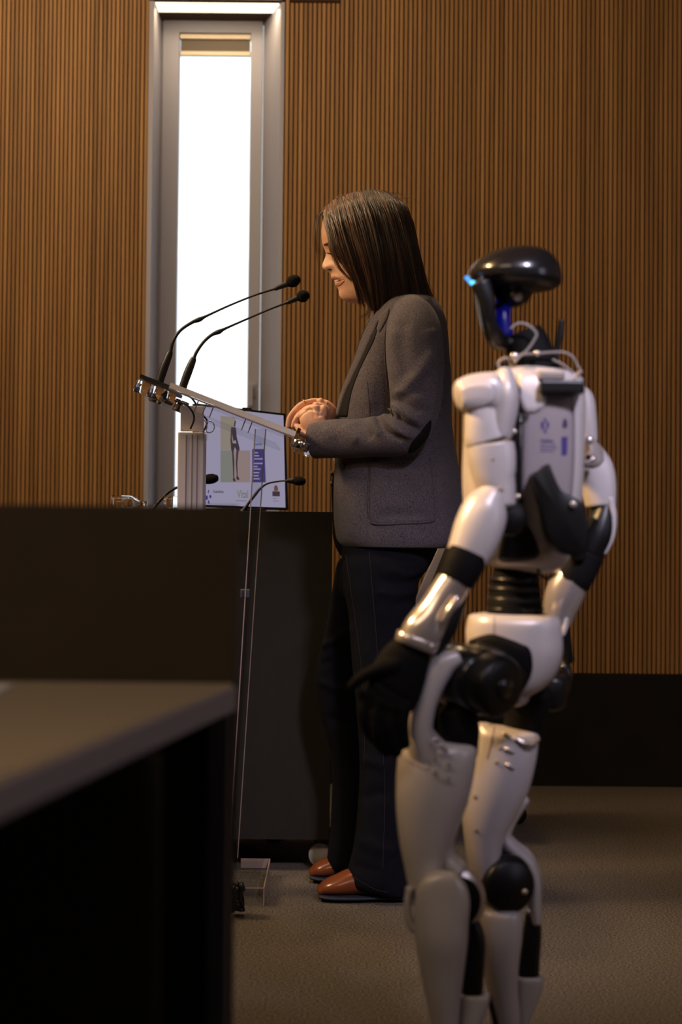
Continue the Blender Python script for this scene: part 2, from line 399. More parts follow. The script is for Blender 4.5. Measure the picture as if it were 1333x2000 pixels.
M['blueglow'] = material('blue_led', (0, 0, 0, 1), 0.4, emit=(0.06, 0.36, 1.0, 1), estr=1.6)
M['bluedot'] = material('blue_led_dot', (0, 0, 0, 1), 0.4, emit=(0.05, 0.55, 1.0, 1), estr=3.0)
M['blueneck'] = material('blue_neck_glow', srgb(8, 8, 60), 0.3, emit=(0.004, 0.006, 0.22, 1), estr=0.35)
M['ink'] = material('purple_print', srgb(66, 52, 120), 0.6)
M['inkdark'] = material('dark_print', srgb(60, 52, 84), 0.6)
M['chair'] = material('chair_shell', srgb(150, 142, 150), 0.55)
M['chairblack'] = material('chair_black', srgb(24, 24, 25), 0.6, spec=.15)
M['outside'] = material('outside_ground', srgb(150, 150, 150), 0.9)
M['paper'] = material('white_paper', srgb(225, 220, 212), 0.8)

# ------------------------------------------------------------------ setting
YW = 6.6; ZC = 3.15; XL = -3.4; XR = 3.7; YF = -1.6
ZS = P(1200, 1315, YW).z                       # bottom of the slats
def struct(name, mb, m, parent=None, smooth=False): return tag(mb.build(name, m, parent, smooth), kind='structure') if not parent else mb.build(name, m, parent, smooth)
struct('floor', MB().box((XL-.2, YF-.2, -0.1), (XR+.2, YW+.2, 0)), M['carpet'])
struct('ceiling', MB().box((XL-.2, YF-.2, ZC), (XR+.2, YW+.2, ZC+.1)), M['ceil'])
struct('wall_left', MB().box((XL-.1, YF, 0), (XL, YW, ZC)), M['plaster'])
struct('wall_front', MB().box((XL, YF-.1, 0), (XR, YF, ZC)), M['plaster'])
wr = struct('wall_right', MB().box((XR, YF, 0), (XR+.1, YW, ZC)), M['plaster'])
# back wall: dark panel with the window opening, slats in front of it
xo0 = P(293.5, 500, YW).x; xo1 = P(545, 500, YW).x; zt = P(430, 5, YW).z; zb = 0.62
YD = 6.86
bk = MB()
bk.box((XL-.1, YW, 0), (xo0, YW+.30, ZC)); bk.box((xo1+.012, YW, 0), (XR+.1, YW+.30, ZC)); bk.box((xo0, YW, zt), (xo1+.012, YW+.30, ZC)); bk.box((xo0, YW, 0), (xo1+.012, YW+.30, zb))
wb = struct('wall_back', bk, M['backing'])
def slat_mesh(wd, z0, z1):
    mb = MB(); h = wd/2; c = .0012; t = .009
    prof = [(-h, 0), (-h, -t+c), (-h+c, -t), (h-c, -t), (h, -t+c), (h, 0)]
    mb.add([(x, y, z) for z in (z0, z1) for x, y in prof], [(i, i+1, i+7, i+6) for i in range(5)]+[(0, 6, 11, 5), (5, 4, 3, 2, 1, 0), (6, 7, 8, 9, 10, 11)])
    me = bpy.data.meshes.new('slat'); me.from_pydata([tuple(v) for v in mb.v], [], mb.f); me.materials.append(M['wood']); return me
def slats(x0, x1, pitch, gap, z0, z1):
    me = slat_mesh(pitch-gap, z0, z1); x = x0; n = 0
    while x < x1-pitch*.4:
        o = bpy.data.objects.new('slat', me); COL.objects.link(o); o.parent = wb; o.location = (x+pitch/2, YW, 0); x += pitch; n += 1
    return n
pr_ = 8.97/F*YW; pl_ = 8.26/F*YW
nr_ = 150; nsl = slats(xo1+.014, xo1+.014+pr_*nr_, pr_, .0042, ZS, ZC); nsl += slats(xo1+.014-pr_*29, xo1+.014, pr_, .0042, zt+.010, ZC)
x = xo0-.012-pl_*100; nsl += slats(x, xo0-.012, pl_, .0038, ZS, ZC)
# slats well outside the frame, joined
far = MB()
for (a, b, p_) in ((XL, x, pl_), (xo1+.014+pr_*nr_, XR, pr_)):
    q = a
    while q < b-p_*.5: far.box((q, YW-.009, ZS), (q+p_-.004, YW, ZC)); q += p_
fo = far.build('slat', M['wood'], wb, False); fo['kind'] = 'stuff'
tb = MB().box((XL, YW-.03, 0), (XR, YW-.0005, ZS-.004), .002); struct('baseboard_back', tb, M['black_base'])
# thin shadow gap trim high on the right
struct('trim_1', MB().box((xo1+.03, YW-.016, zt+.000), (P(664, 4, YW).x, YW-.0095, zt+.010)), M['backing'])
# window
win = empty('window_1', (0.5*(xo0+xo1), YD, zb)); win['kind'] = 'structure'
xi0 = P(318, 38, YD).x; zti = P(420, 39, YD).z; xi1 = P(518, 38, YD).x
xi0 = xo0+.004
def quadbox(mb, a, b, c, d, t):                # thin panel through four points, thickened
    a, b, c, d = map(Vector, (a, b, c, d)); n = (b-a).cross(d-a).normalized()*t
    mb.add([a, b, c, d, a+n, b+n, c+n, d+n], [(0,1,2,3),(7,6,5,4),(0,4,5,1),(1,5,6,2),(2,6,7,3),(3,7,4,0)]); return mb
rv = MB().box((xo0, YW-.014, zb), (xo0+.004, YD, zt)); rv.box((xo0-.012, YW-.014, zb), (xo0, YW+.01, zt+.0))
rv.build('left_reveal', M['reveal'], win, False)
rv = MB(); quadbox(rv, (xo1, YW-.012, zb), (xo1, YW-.012, zt), (xi1, YD, zt), (xi1, YD, zb), -.006)
rv.box((xo1, YW-.014, zb), (xo1+.012, YW+.01, zt)); rv.build('right_reveal', M['reveal'], win, False)
MB().box((xo0, YW-.012, zti), (xo1, YD, zti+.004)).build('top_reveal', M['reveal'], win, False)
MB().box((xo0, YW-.010, zb-.01), (xo1, YD, zb)).build('window_sill', M['reveal'], win, False)
# emissive panel painting the lit underside of the window head
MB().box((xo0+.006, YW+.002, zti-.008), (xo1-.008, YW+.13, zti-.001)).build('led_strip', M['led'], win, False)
# outer frame on the right, sash with mitred corners, pane
p0 = P(346, 500, YD).x; p1 = P(486.5, 500, YD).x; s1 = P(509, 500, YD).x; zp = P(420, 66, YD).z
def ring_frame(name, x0, x1, z0, z1, wl, wr_, wt, wb_, y0, y1, m, par):
    mb = MB()
    O = [(x0, z0), (x1, z0), (x1, z1), (x0, z1)]; I = [(x0+wl, z0+wb_), (x1-wr_, z0+wb_), (x1-wr_, z1-wt), (x0+wl, z1-wt)]
    for i in range(4):
        j = (i+1) % 4; g = .0008
        a, b, c, d = O[i], O[j], I[j], I[i]
        mb.add([(p[0], y, p[1]) for y in (y0, y1) for p in (a, b, c, d)], [(3,2,1,0),(4,5,6,7),(0,1,5,4),(1,2,6,5),(2,3,7,6),(3,0,4,7)])
    return mb.build(name, m, par, False)
ring_frame('outer_frame', xo0+.004, xi1+.10, zb, zti, .006, .10+(xi1-s1)-.003, .004, .02, YD-.004, YD+.06, M['frame'], win)
ring_frame('sash', xo0+.012, s1, zb+.02, zti-.004, p0-xo0-.012, s1-p1, zti-.004-zp, .05, YD-.016, YD+.04, M['frame'], win)
MB().box((p0-.003, YD+.02, zb+.05), (p1+.003, YD+.026, zp+.003)).build('pane', M['glass'], win, False)
bl = MB().box((p0+.001, YD-.006, P(400, 77, YD).z), (p1-.001, YD+.018, zp-.002), .002).build('blind_cassette', M['blindbar'], win, False)
MB().box((p0+.004, YD+.004, P(400, 101, YD).z), (p1-.004, YD+.008, P(400, 76, YD).z)).build('blind_fabric', M['blind'], win, False)
MB().box((p0+.002, YD-.004, P(400, 109, YD).z), (p1-.002, YD+.014, P(400, 100, YD).z), .002).build('blind_bar', M['blindbar'], win, False)
hb = MB().box((P(484, 750, YD).x, YD-.026, P(490, 776, YD).z), (P(500, 750, YD).x, YD-.016, P(490, 748, YD).z), .002)
hb.box((P(486, 750, YD).x, YD-.055, P(490, 795, YD).z), (P(496, 750, YD).x, YD-.038, P(490, 752, YD).z), .003)
hb.box((P(489, 750, YD).x, YD-.04, P(490, 762, YD).z), (P(495, 750, YD).x, YD-.02, P(490, 754, YD).z))
hb.build('window_handle', M['frame'], win, False)
area_light('window_portal', (0.5*(p0+p1), YD+.1, (zb+zp)/2), (0.5*(p0+p1), 0, (zb+zp)/2), p1-p0+.05, 1, (1, 1, 1), zp-zb, portal=True)
area_light('window_head_led', (0.5*(xo0+xo1), YW+.03, zt-.012), (0.5*(xo0+xo1), YW+.12, zt-.4), xo1-xo0-.03, .8, (1.0, .78, .45), .02)

# ------------------------------------------------------------------ far desk, with castors
dk = empty('wheeled_desk', (-.8, 5.1, 0), 'dark brown panelled desk on castors behind the lectern, with the monitor on it', 'desk')
YK = 4.93; zd = P(560, 999, YK).z; xr = P(648, 1200, YK).x; zlow = P(560, 1640, YK).z
MB().box((-2.3, YK, zlow), (xr, YK+.018, zd-.0), .001).build('front_panel', M['desk'], dk, False)
MB().box((-2.3, YK+.0185, zd-.026), (xr, YK+.56, zd-.002), .002).build('desktop', M['desk'], dk, False)
MB().box((xr-.025, YK+.0185, zlow+.02), (xr-.003, YK+.5, zd-.0265), .001).build('side_panel', M['desk'], dk, False)
MB().box((-2.28, YK+.0185, zlow+.02), (-2.255, YK+.5, zd-.0265), .001).build('side_panel', M['desk'], dk, False)
MB().box((-2.25, YK+.03, zlow+.005), (xr-.03, YK+.5, zlow+.02)).build('bottom_rail', M['chairblack'], dk, False)
def castor(px, Y, wm):
    c = P(px, 1671, Y); c.z = .032; mb = MB(); r = .0315
    lathe(mb, (c.x-.0, Y-.012, c.z), (0, 1, 0), [(0, .004), (.0, r*.72), (.003, r*.74), (.003, r*.93), (.006, r), (.018, r), (.021, r*.9), (.021, .004)], 28)
    wh = mb.build('castor', wm, dk)
    fk = MB(); lathe(fk, (c.x, Y+.0, c.z), (0, 1, 0), [(-.005, r*.5), (-.005, r*.6), (.0, r*.62)], 20)
    pts = [(c.x+math.cos(a)*r*1.12, c.z+math.sin(a)*r*1.12) for a in np.linspace(-.5, 2.1, 12)]
    for i in range(11):
        a, b = pts[i], pts[i+1]
        fk.box((min(a[0], b[0])-.001, Y-.016, min(a[1], b[1])-.001), (max(a[0], b[0])+.001, Y+.014, max(a[1], b[1])+.001))
    fk.box((c.x-.02, Y-.02, c.z+r*1.18), (c.x+.03, Y+.02, zlow+.021), .001)
    fk.build('castor_fork', M['wheeldark'], wh, False)
castor(627, YK+.06, M['wheel']); castor(536, YK+.42, M['wheeldark'])
castor(120, YK+.06, M['wheeldark'])

# ------------------------------------------------------------------ near desk
nd = empty('front_row_table', (-.8, 1.4, 0), 'front-row table with a grey-brown laminate top and dark back screen, at lower left', 'table')
zT = .71; cr = P(457, 1333, 2.05); YB = 2.05; xe = cr.x; dirx = (.3105/3.8)   # the end edge runs slightly off the view axis
def xedge(Y): return xe - (YB-Y)*0.147
zn = P(300, 988, YB+.02).z
mb = MB(); y0, y1 = .45, YB-.003
O = [(-2.4, y0), (xedge(y0), y0), (xedge(y1), y1), (-2.4, y1)]
def prism(mb, O, z0, z1, b=.002):
    c = Vector((sum(p[0] for p in O)/len(O), sum(p[1] for p in O)/len(O)))
    def ins(d): return [Vector(p)+(c-Vector(p)).normalized()*d for p in O]
    mb.rings([[ (p[0], p[1], z) for p in ins(d)] for d, z in ((b*1.4, z0), (0, z0+b), (0, z1-b), (b*1.4, z1))]); return mb
prism(mb, O, zT-.028, zT).build('tabletop', M['tabletop'], nd, False)
O2 = [(xedge(y0)+.0002, y0+.01), (xedge(y0)+.0035, y0+.01), (xedge(y1)+.0035, y1-.006), (xedge(y1)+.0002, y1-.006)]
prism(MB(), O2, zT-.027, zT-.003, .0004).build('edge_band', M['tableedge'], nd, False)
MB().box((-2.4, YB, .10), (xe+.002, YB+.022, zn), .002).build('screen_panel', M['neardesk'], nd, False)
MB().box((xe-.024, YB-.052, 0), (xe-.002, YB-.004, zT-.0285), .002).build('leg', M['tablemetal'], nd, False)
MB().box((-2.38, YB-.052, 0), (-2.33, YB-.004, zT-.0285), .002).build('leg', M['tablemetal'], nd, False)
MB().box((xedge(.5)-.05, .5, 0), (xedge(.5)-.01, .55, zT-.0285), .002).build('leg', M['tablemetal'], nd, False)
MB().box((-2.38, .5, 0), (-2.33, .55, zT-.0285), .002).build('leg', M['tablemetal'], nd, False)
MB().box((-2.36, YB-.40, .12), (xe-.04, YB-.385, zT-.029)).build('modesty_panel', M['desk'], nd, False)
pp = MB().box((P(4, 1342, 1.9).x-.21, 1.82, zT+.0005), (P(4, 1342, 1.9).x, 1.97, zT+.0035), .001).build('paper_sheet', M['paper'], None, False)
tag(pp, 'white sheet of paper on the front-row table, at the left edge of the picture', 'paper')

# ------------------------------------------------------------------ lectern
LN, LF_ = 4.45, 4.86
lc = empty('lectern', (P(450, 1750, 4.6).x, 4.65, 0), 'clear acrylic lectern with a tilted reading board and a metal column', 'lectern')
A = P(330, 757, LN); B = P(584, 856, LN)         # board underside line on the near edge
ax = (B-A); L_ = ax.length; U_ = ax.normalized(); Nn = Vector((0, 1, 0)).cross(U_).normalized()
if Nn.z < 0: Nn = -Nn
def tray(mb, a0, a1, y0, y1, h0, h1, bev=.0):    # box in the tilted board frame: along, depth, height
    pts = []
    for h in (h0, h1):
        for (a, y) in ((a0, y0), (a1, y0), (a1, y1), (a0, y1)):
            p = A+U_*a+Nn*h; pts.append((p.x, y, p.z))
    mb.add(pts, [(0,3,2,1),(4,5,6,7),(0,1,5,4),(1,2,6,5),(2,3,7,6),(3,0,4,7)]); return mb
px1 = LN/F
tray(MB(), 0, L_-8*px1, LN+.005, LF_, .001, .010).build('reading_board', M['thin'], lc, False)
tray(MB(), 0, L_-9*px1, LN-.001, LN+.0048, .000, .0125).build('board_edge', M['frost'], lc, False)
tray(MB(), .0, L_-9*px1, LN-.0012, LN+.0046, -.004, -.0008).build('board_rim', M['acedge'], lc, False)
tray(MB(), L_-9*px1, L_-2*px1, LN, LF_, -.003, .022).build('paper_stop', M['acrylic'], lc, False)
for yy in (LN+.03, LF_-.03):
    c = A+U_*(L_-1*px1)+Nn*-.008; c = Vector((c.x+.008, yy, c.z-.004)); mb = MB()
    lathe(mb, c-Nn*.014, Nn, [(0, .002), (0, .020), (.003, .0215), (.018, .0215), (.021, .020), (.021, .002)], 28); mb.build('acrylic_foot', M['chrome'] if yy < 4.6 else M['acrylic'], lc)
tray(MB(), -62*px1, L_-40*px1, LN+.012, LF_-.01, -.034, -.028).build('lower_shelf', M['thin'], lc, False)
for a in (60, 77, 92, 160, 174):
    tray(MB(), a*px1, (a+2)*px1, LN+.03, LN+.033, -.030, -.003).build('spacer', M['aludark'], lc, False)
tray(MB(), -62*px1, -2*px1, LN+.01, LF_-.02, -.002, .006).build('microphone_plate', M['mic'], lc, False)
for a, yy, m in ((-52, LN+.03, 'acrylic'), (-24, LN+.03, 'acrylic'), (2, LN+.03, 'acrylic'), (-50, LF_-.04, 'chrome'), (4, LF_-.04, 'chrome')):
    c = A+U_*(a*px1); c.y = yy; mb = MB(); lathe(mb, c-Nn*.036, Nn, [(0, .001), (0, .016), (.002, .0175), (.028, .0175), (.030, .016), (.030, .001)], 26); mb.build('acrylic_foot', M[m], lc)
# column
c0 = P(376, 800, 4.62); cx = c0.x; cw = 25*4.62/F
mb = MB().box((cx-cw, 4.58, .05), (cx+cw, 4.68, P(376, 845, 4.6).z), .003); mb.build('column', M['alu'], lc, False)
for gx in (-.010, .004, .016):
    MB().box((cx+gx-.0016, 4.5785, .06), (cx+gx+.0016, 4.5798, P(376, 850, 4.6).z)).build('column_groove', M['aludark'], lc, False)
MB().box((cx-cw*.75, 4.57, P(376, 858, 4.6).z), (cx+cw*1.1, 4.69, P(376, 838, 4.6).z), .002).build('column_collar', M['thin'], lc, False)
MB().box((cx-cw*.9, 4.61, P(376, 842, 4.6).z), (cx+cw*.9, 4.622, P(376, 792, 4.6).z), .002).build('upper_bracket', M['alu'], lc, False)
# slanted clear front panel
pa, pb_, pc, pd_ = P(497, 838, LN), P(442, 1700, LN), P(517, 838, LF_), P(462, 1685, LF_); t = .006
pb_.z = pd_.z = .044
def slant(a, b, c, d, t0, t1):
    return MB().add([(p.x+q, p.y, p.z) for q in (t0, t1) for p in (a, c, d, b)], [(3,2,1,0),(4,5,6,7),(0,1,5,4),(1,2,6,5),(2,3,7,6),(3,0,4,7)])
slant(pa, pb_, pc, pd_, 0, t).build('slanted_panel', M['thin'], lc, False)
for (a, b) in ((pa, pb_), (pc, pd_)):
    e_ = Vector((0, .0012, 0)); s = -1 if a is pa else 1
    slant(a+e_*s, b+e_*s, a+e_*.2*s, b+e_*.2*s, .0015, .0040).build('panel_edge', M['acedge'], lc, False)
MB().box((P(468, 1160, LN).x, LN+.02, P(470, 1168, LN).z), (P(487, 1160, LN).x, LN+.06, P(470, 1152, LN).z), .002).build('hinge_block', M['tablemetal'], lc, False)
# base: clear slab on the carpet
e = floor_pt(516, 1770); f2 = floor_pt(541, 1722)
MB().box((P(330, 1750, 4.5).x, e.y, .001), (e.x, 4.86, .042), .002).build('base', M['thin'], lc, False)
MB().box((P(380, 1750, 4.5).x, e.y+.10, .0425), (P(505, 1750, 4.5).x, 4.84, .05), .002).build('base_plate', M['thin'], lc, False)
for q in ((e.x-.002, e.y, .001, e.x+.0005, 4.86, .0425), (P(455, 1750, 4.5).x, e.y-.0008, .040, e.x, e.y+.001, .0428), (P(455, 1750, 4.5).x, 4.858, .02, e.x, 4.8605, .0428)):
    MB().box(q[:3], q[3:]).build('base_rim', M['acedge'], lc, False)

# microphones
def gooseneck(name, label, base, path, head, Y, r0=6.5, hr=11.5, parent=None, grp=None, handle=None, Yp=None):
    o = empty(name, P(base[0], base[1], Y), label, 'microphone', grp)
    n = len(handle); mb = MB(); ptube(mb, [(x, y) for x, y, _ in handle], Y, [r for _, _, r in handle], 14, 5); mb.build('handle', M['mic'], o)
    mb = MB(); ptube(mb, [(x, y) for x, y, _ in path], Y, [r for _, _, r in path], 10, 6); mb.build('gooseneck', M['mic'], o)
    (x0, y0), (x1, y1), (x2, y2) = head; mb = MB()
    ptube(mb, [(x0, y0), ((x0+x1)/2, (y0+y1)/2), (x1, y1)], Y, [3.6, 5.2, 6.4], 14, 3); mb.build('capsule', M['mic'], o)
    mb = MB(); limb(mb, [(x1, y1, Y, hr*.72, hr*.72), (x1*.75+x2*.25, y1*.75+y2*.25, Y, hr, hr), (x1*.3+x2*.7, y1*.3+y2*.7, Y, hr*1.02, hr*1.02), (x2, y2, Y, hr*.75, hr*.75)], 18, 4, (.6, .6)); mb.build('foam_windscreen', M['foam'], o)
    return o
gooseneck('microphone', 'upper of the two black gooseneck microphones standing on the lectern', (312, 752), [(333, 690, 3.4), (338, 668, 3.2), (352, 646, 3), (375, 630, 3.2), (390, 624, 4.6), (404, 617, 2.4), (450, 596, 1.9), (500, 576, 1.9), (538, 564, 2.2)],
           ((536, 565), (564, 553), (582, 545)), 4.72, handle=[(311, 752, 8), (313, 742, 8), (322, 715, 8.2), (331, 692, 6.6), (334, 684, 3.6)])
gooseneck('microphone', 'lower of the two black gooseneck microphones standing on the lectern', (360, 760), [(378, 704, 3.4), (384, 688, 3.2), (398, 668, 3), (414, 654, 3.2), (428, 648, 4.6), (442, 641, 2.4), (490, 620, 1.9), (530, 603, 1.9), (562, 591, 2.2)],
           ((560, 592), (584, 581), (600, 576)), 4.62, handle=[(357, 758, 8), (360, 748, 8), (368, 726, 8.2), (377, 704, 6.6), (380, 698, 3.6)])
for pth, lb in (([(318, 764), (335, 779), (352, 786), (366, 792), (377, 806), (379, 820), (372, 838)], 'black microphone cable looping under the lectern board to the front of its column'),
            ([(352, 768), (375, 778), (392, 806), (404, 820), (403, 832), (395, 846)], 'black microphone cable dropping behind the right side of the lectern column')):
    mb = MB(); ptube(mb, [(x, y, 4.56 if pth[0][0] < 330 else 4.66) for x, y in pth], None, 1.8, 8, 6); o = mb.build('microphone_cable', M['cable'], None, True, P(pth[0][0], pth[0][1], 4.6)); tag(o, lb, 'cable')
for cxp, cyp, r in ((409, 834, 11), (392, 833, 14)):
    mb = MB(); ptube(mb, [(cxp+r*math.cos(t)*.9, cyp+r*math.sin(t)) for t in np.linspace(-2.2, 2.4, 14)], 4.64, 1.0, 6, 3)
    mb.build('cable_clip', M['chrome'], lc)
# desk microphones
YM = 5.16
gooseneck('microphone', 'small black desk microphone partly behind the lectern column', (300, 996), [(306, 985, 3.4), (318, 972, 3.2), (334, 958, 3), (360, 947, 2.2), (384, 940, 2)], ((384, 940), (398, 937), (423, 934)), YM,
          hr=9.5, handle=[(296, 999, 8), (299, 995, 5), (306, 985, 3.6)])
gooseneck('microphone', 'small black gooseneck microphone on the desk curving right in front of the monitor', (478, 998), [(485, 984, 2.6), (497, 968, 3.2), (508, 955, 2.6), (522, 945, 1.8), (545, 940, 1.7), (562, 939, 1.7)], ((560, 939), (574, 939), (594, 940)), YM-.12,
          hr=8.5, handle=[(474, 1000, 8), (477, 996, 5), (485, 984, 2.8)])
# bottles lying on the desk
def bottle(x0, x1, yc, Y, r, label, grp=None):
    o = empty('bottle', P((x0+x1)/2, yc, Y), label, 'bottle', grp); mb = MB(); L = x1-x0
    prof = [(0, r*.7), (.02, r*.98), (.08, r), (.2, r*.93), (.3, r), (.55, r), (.72, r*.62), (.8, r*.36), (.86, r*.32)]
    c = P(x0, yc, Y); Lm = L*Y/F; lathe(mb, c, (1, 0.05, -.02), [(d*Lm, q*Y/F) for d, q in prof]+[(.84*Lm, r*.26*Y/F), (.78*Lm, r*.3*Y/F), (.7*Lm, r*.55*Y/F), (.55*Lm, r*.93*Y/F), (.1*Lm, r*.93*Y/F), (.03*Lm, r*.8*Y/F)], 24); mb.build('bottle_body', M['acrylic'], o)
    mb = MB(); lathe(mb, c+Vector((.87*Lm, .87*Lm*.05, -.0175*Lm)), (1, 0.05, -.02), [(0, .001), (0, r*.42*Y/F), (.13*Lm, r*.42*Y/F), (.13*Lm, .001)], 20); mb.build('cap', M['glass'], o)
zdm = P(560, 999, YK).z
for (x0, x1, lb) in ((217, 287, 'clear small bottle lying on the desk in front of the slatted wall'), (320, 392, 'clear small bottle lying on the desk, half hidden by the lectern column')):
    Yb = 5.08; r = 15; zc = zdm+r*Yb/F; yc = 1020-(zc-CAMH)*F/Yb-(666-(x0+x1)/2)*.0095
    bottle(x0, x1, yc, Yb, r, lb)

# cable tangle at the lectern foot
ct = MB()
for s in range(9):
    r2 = random.Random(s); pts = []
    for k_ in range(9):
        pts.append(P(462+r2.uniform(-14, 14), 1752+r2.uniform(-26, 28), 4.36+r2.uniform(-.03, .03)))
    for p in pts: p.z = max(p.z, .006)
    tube(ct, pts, .0042, 7, 5)
o = ct.build('cable_bundle', M['cable'], None, True, P(462, 1770, 4.36)); tag(o, 'tangle of glossy black cables heaped on the carpet beside the lectern base', 'cable')

# ------------------------------------------------------------------ monitor
mo = empty('monitor', P(480, 996, 5.22), 'flat black-framed monitor showing a lavender slide with a standing figure and logos', 'monitor')
TL, TR, BR, BL = P(384, 788, 5.18), P(557.5, 808, 5.30), P(563.5, 996.5, 5.30), P(386, 991, 5.18)
O_ = (TL+TR+BR+BL)/4; N_ = (TR-TL).cross(BL-TL).normalized()
if N_.y > 0: N_ = -N_
def scr(off): return lambda x, y: onplane(x, y, O_+N_*off, N_)
def plate(mb, poly, off, t=.0006):
    f_ = scr(off); q = [f_(*p) for p in poly]; m = len(q); mb.add(q+[p-N_*t for p in q], [tuple(range(m))[::-1], tuple(range(m, 2*m))]+[(i, (i+1) % m, m+(i+1) % m, m+i) for i in range(m)]); return mb
plate(MB(), [(384, 788), (557.5, 808), (563.5, 996.5), (386, 991)], 0, .028).build('bezel', M['bezel'], mo, False)
sc = plate(MB(), [(388, 792.5), (554, 811.5), (558, 991.5), (389, 986)], .0008).build('screen', screen_mat('slide_background', (142, 137, 160)), mo, False)
def art(name, polys, col, off=.0014, s=1.0):
    mb = MB()
    for p in polys: plate(mb, p, off, .0003)
    return mb.build(name, screen_mat(name, col, s), sc, False)
art('slide_tan_block', [[(431, 812), (460, 815), (459, 879), (431, 879)]], (132, 122, 112))
art('slide_green_block', [[(431, 879.5), (457, 879.5), (457, 942), (431, 942)]], (116, 116, 110))
art('slide_pink_block', [[(457, 879.5), (489, 880), (489, 942), (457, 942)]], (134, 116, 114))
art('slide_text_block', [[(493, 877), (517, 877), (519.5, 942), (493, 942)]], (62, 54, 104))
lines = MB()
for i, (y, wd) in enumerate(((883, 9), (889, 11), (895, 18), (904, 19), (910, 8), (915, 14), (922, 11), (928, 10), (934, 12))):
    plate(lines, [(495.5, y), (495.5+wd, y), (495.5+wd, y+2.4), (495.5, y+2.4)], .002, .0002)
lines.build('slide_text_lines', screen_mat('slide_text_white', (150, 142, 170)), sc, False)
art('slide_heading', [[(497, 866), (512, 866), (512, 870), (497, 870)]], (96, 104, 156))
# standing figure on the slide
fig = [[(459, 821), (461.5, 822), (459.5, 833), (457, 833)], [(452, 834), (461, 835), (462.5, 848), (461, 860), (456, 861), (454, 850)],
       [(451.5, 836), (453.5, 838), (453, 856), (456, 872), (454.5, 882), (452, 880), (450.5, 860)], [(460, 848), (462, 850), (466, 866), (468.5, 876), (467, 883), (464.5, 876), (461, 862)],
       [(455, 866), (462, 866), (466, 880), (464, 884), (459, 873), (456, 884), (453.5, 880)], [(453.5, 880), (456.5, 883), (458, 900), (458, 932), (456, 934), (455, 910)],
       [(462, 882), (466, 882), (464, 905), (464.5, 930), (462.8, 930), (461, 905)], [(456, 932), (459, 934), (461, 940), (458, 941), (455, 938)], [(462, 930), (465, 930), (468.5, 936), (465, 938), (462, 935)]]
art('slide_figure', fig, (58, 48, 58), .0022)
# logos
art('slide_emblem', [[(402, 968), (406, 968), (406, 976), (402, 976)], [(410, 966), (413, 968), (413.5, 971), (410.5, 974), (409, 970)], [(407, 957), (409, 957), (407.5, 964), (406, 962)], [(406, 979), (408, 976), (410, 984), (407, 984)]], (60, 48, 110), .0016)
tx = MB(); text_px(tx, 'Osakidetza', (416, 957, 437, 963), scr(.0018), True); tx.build('slide_lettering', screen_mat('slide_ink', (70, 64, 84)), sc, False)
tx = MB(); text_px(tx, 'Vital', (463, 957, 485, 973), scr(.0018), True); tx.build('slide_lettering', screen_mat('slide_ink_olive', (116, 112, 96)), sc, False)
art('slide_lettering', [[(461, 977), (482, 977.6), (482, 979), (461, 978.4)]], (108, 102, 124), .0016)
art('slide_lettering', [[(533, 973), (541, 973), (541, 974.2), (533, 974.2)]], (108, 102, 124), .0016)
art('slide_lettering', [[(534, 978), (545, 978), (545, 979.4), (534, 979.4)]], (108, 102, 124), .0016)
art('slide_crest', [[(537, 948), (541, 948), (543.5, 953), (543.5, 959), (536, 959), (535.5, 953)]], (96, 66, 52), .0016)
art('slide_crest_panel', [[(532.5, 959.5), (547, 959.8), (547, 969.5), (532.5, 969.2)]], (58, 46, 56), .0016)
# stand and webcam
MB().box((O_.x-.10, 5.20, zd), (O_.x+.06, 5.40, zd+.008), .002).build('stand_foot', M['bezel'], mo, False)
MB().box((O_.x-.04, 5.30, zd+.006), (O_.x+.0, 5.33, zd+.16), .002).build('stand_neck', M['bezel'], mo, False)
MB().box((P(474, 800, 5.25).x, 5.235, P(480, 803.5, 5.25).z), (P(491, 800, 5.25).x, 5.27, P(480, 796.5, 5.25).z), .002).build('webcam', M['bezel'], mo, False)

# ------------------------------------------------------------------ chair behind the speaker
ch = empty('office_chair', (P(860, 1600, 5.55).x+.05, 5.6, 0), 'grey-backed office chair with black arms standing behind the woman', 'chair')
mb = MB(); slab(mb, [(866, 1050), (905, 1060), (880, 1180), (850, 1300), (800, 1300), (808, 1190), (838, 1110)], 5.45, 5.47, 2); mb.build('backrest', M['chair'], ch)
mb = MB(); ptube(mb, [(886, 1052), (862, 1112), (838, 1172), (826, 1240), (834, 1300)], 5.43, 8, 10, 5); mb.build('back_frame', M['chairblack'], ch)
mb = MB(); limb(mb, [(800, 1352, 5.55, 16, 150, 3), (905, 1350, 5.55, 20, 165, 3), (990, 1360, 5.55, 13, 150, 3)], 28, 6, (.6, .6)); mb.build('seat', M['chairblack'], ch)
cq = Vector((.27, 5.65, 0)); mb = MB(); lathe(mb, (cq.x, cq.y, .1), (0, 0, 1), [(0, .002), (0, .03), (.12, .03), (.12, .018), (P(900, 1352, 5.55).z-.1-.02, .018), (P(900, 1352, 5.55).z-.1-.02, .001)], 20); mb.build('gas_column', M['chairblack'], ch)
for i in range(5):
    a_ = i*2*math.pi/5+.35; q = cq.copy(); d = Vector((math.cos(a_), math.sin(a_), 0)); mb = MB()
    tube(mb, [q+Vector((0, 0, .13)), q+d*.15+Vector((0, 0, .11)), q+d*.27+Vector((0, 0, .075))], [.02, .016, .011], 8, 4); lg = mb.build('leg', M['chairblack'], ch)
    mb = MB(); c_ = q+d*.27+Vector((0, 0, .028)); lathe(mb, c_-Vector((-d.y, d.x, 0))*.02, (-d.y, d.x, 0), [(0, .003), (0, .022), (.004, .0275), (.014, .0275), (.018, .012), (.022, .012), (.026, .0275), (.036, .0275), (.04, .022), (.04, .003)], 18)
    mb.build('castor', M['chairblack'], lg)
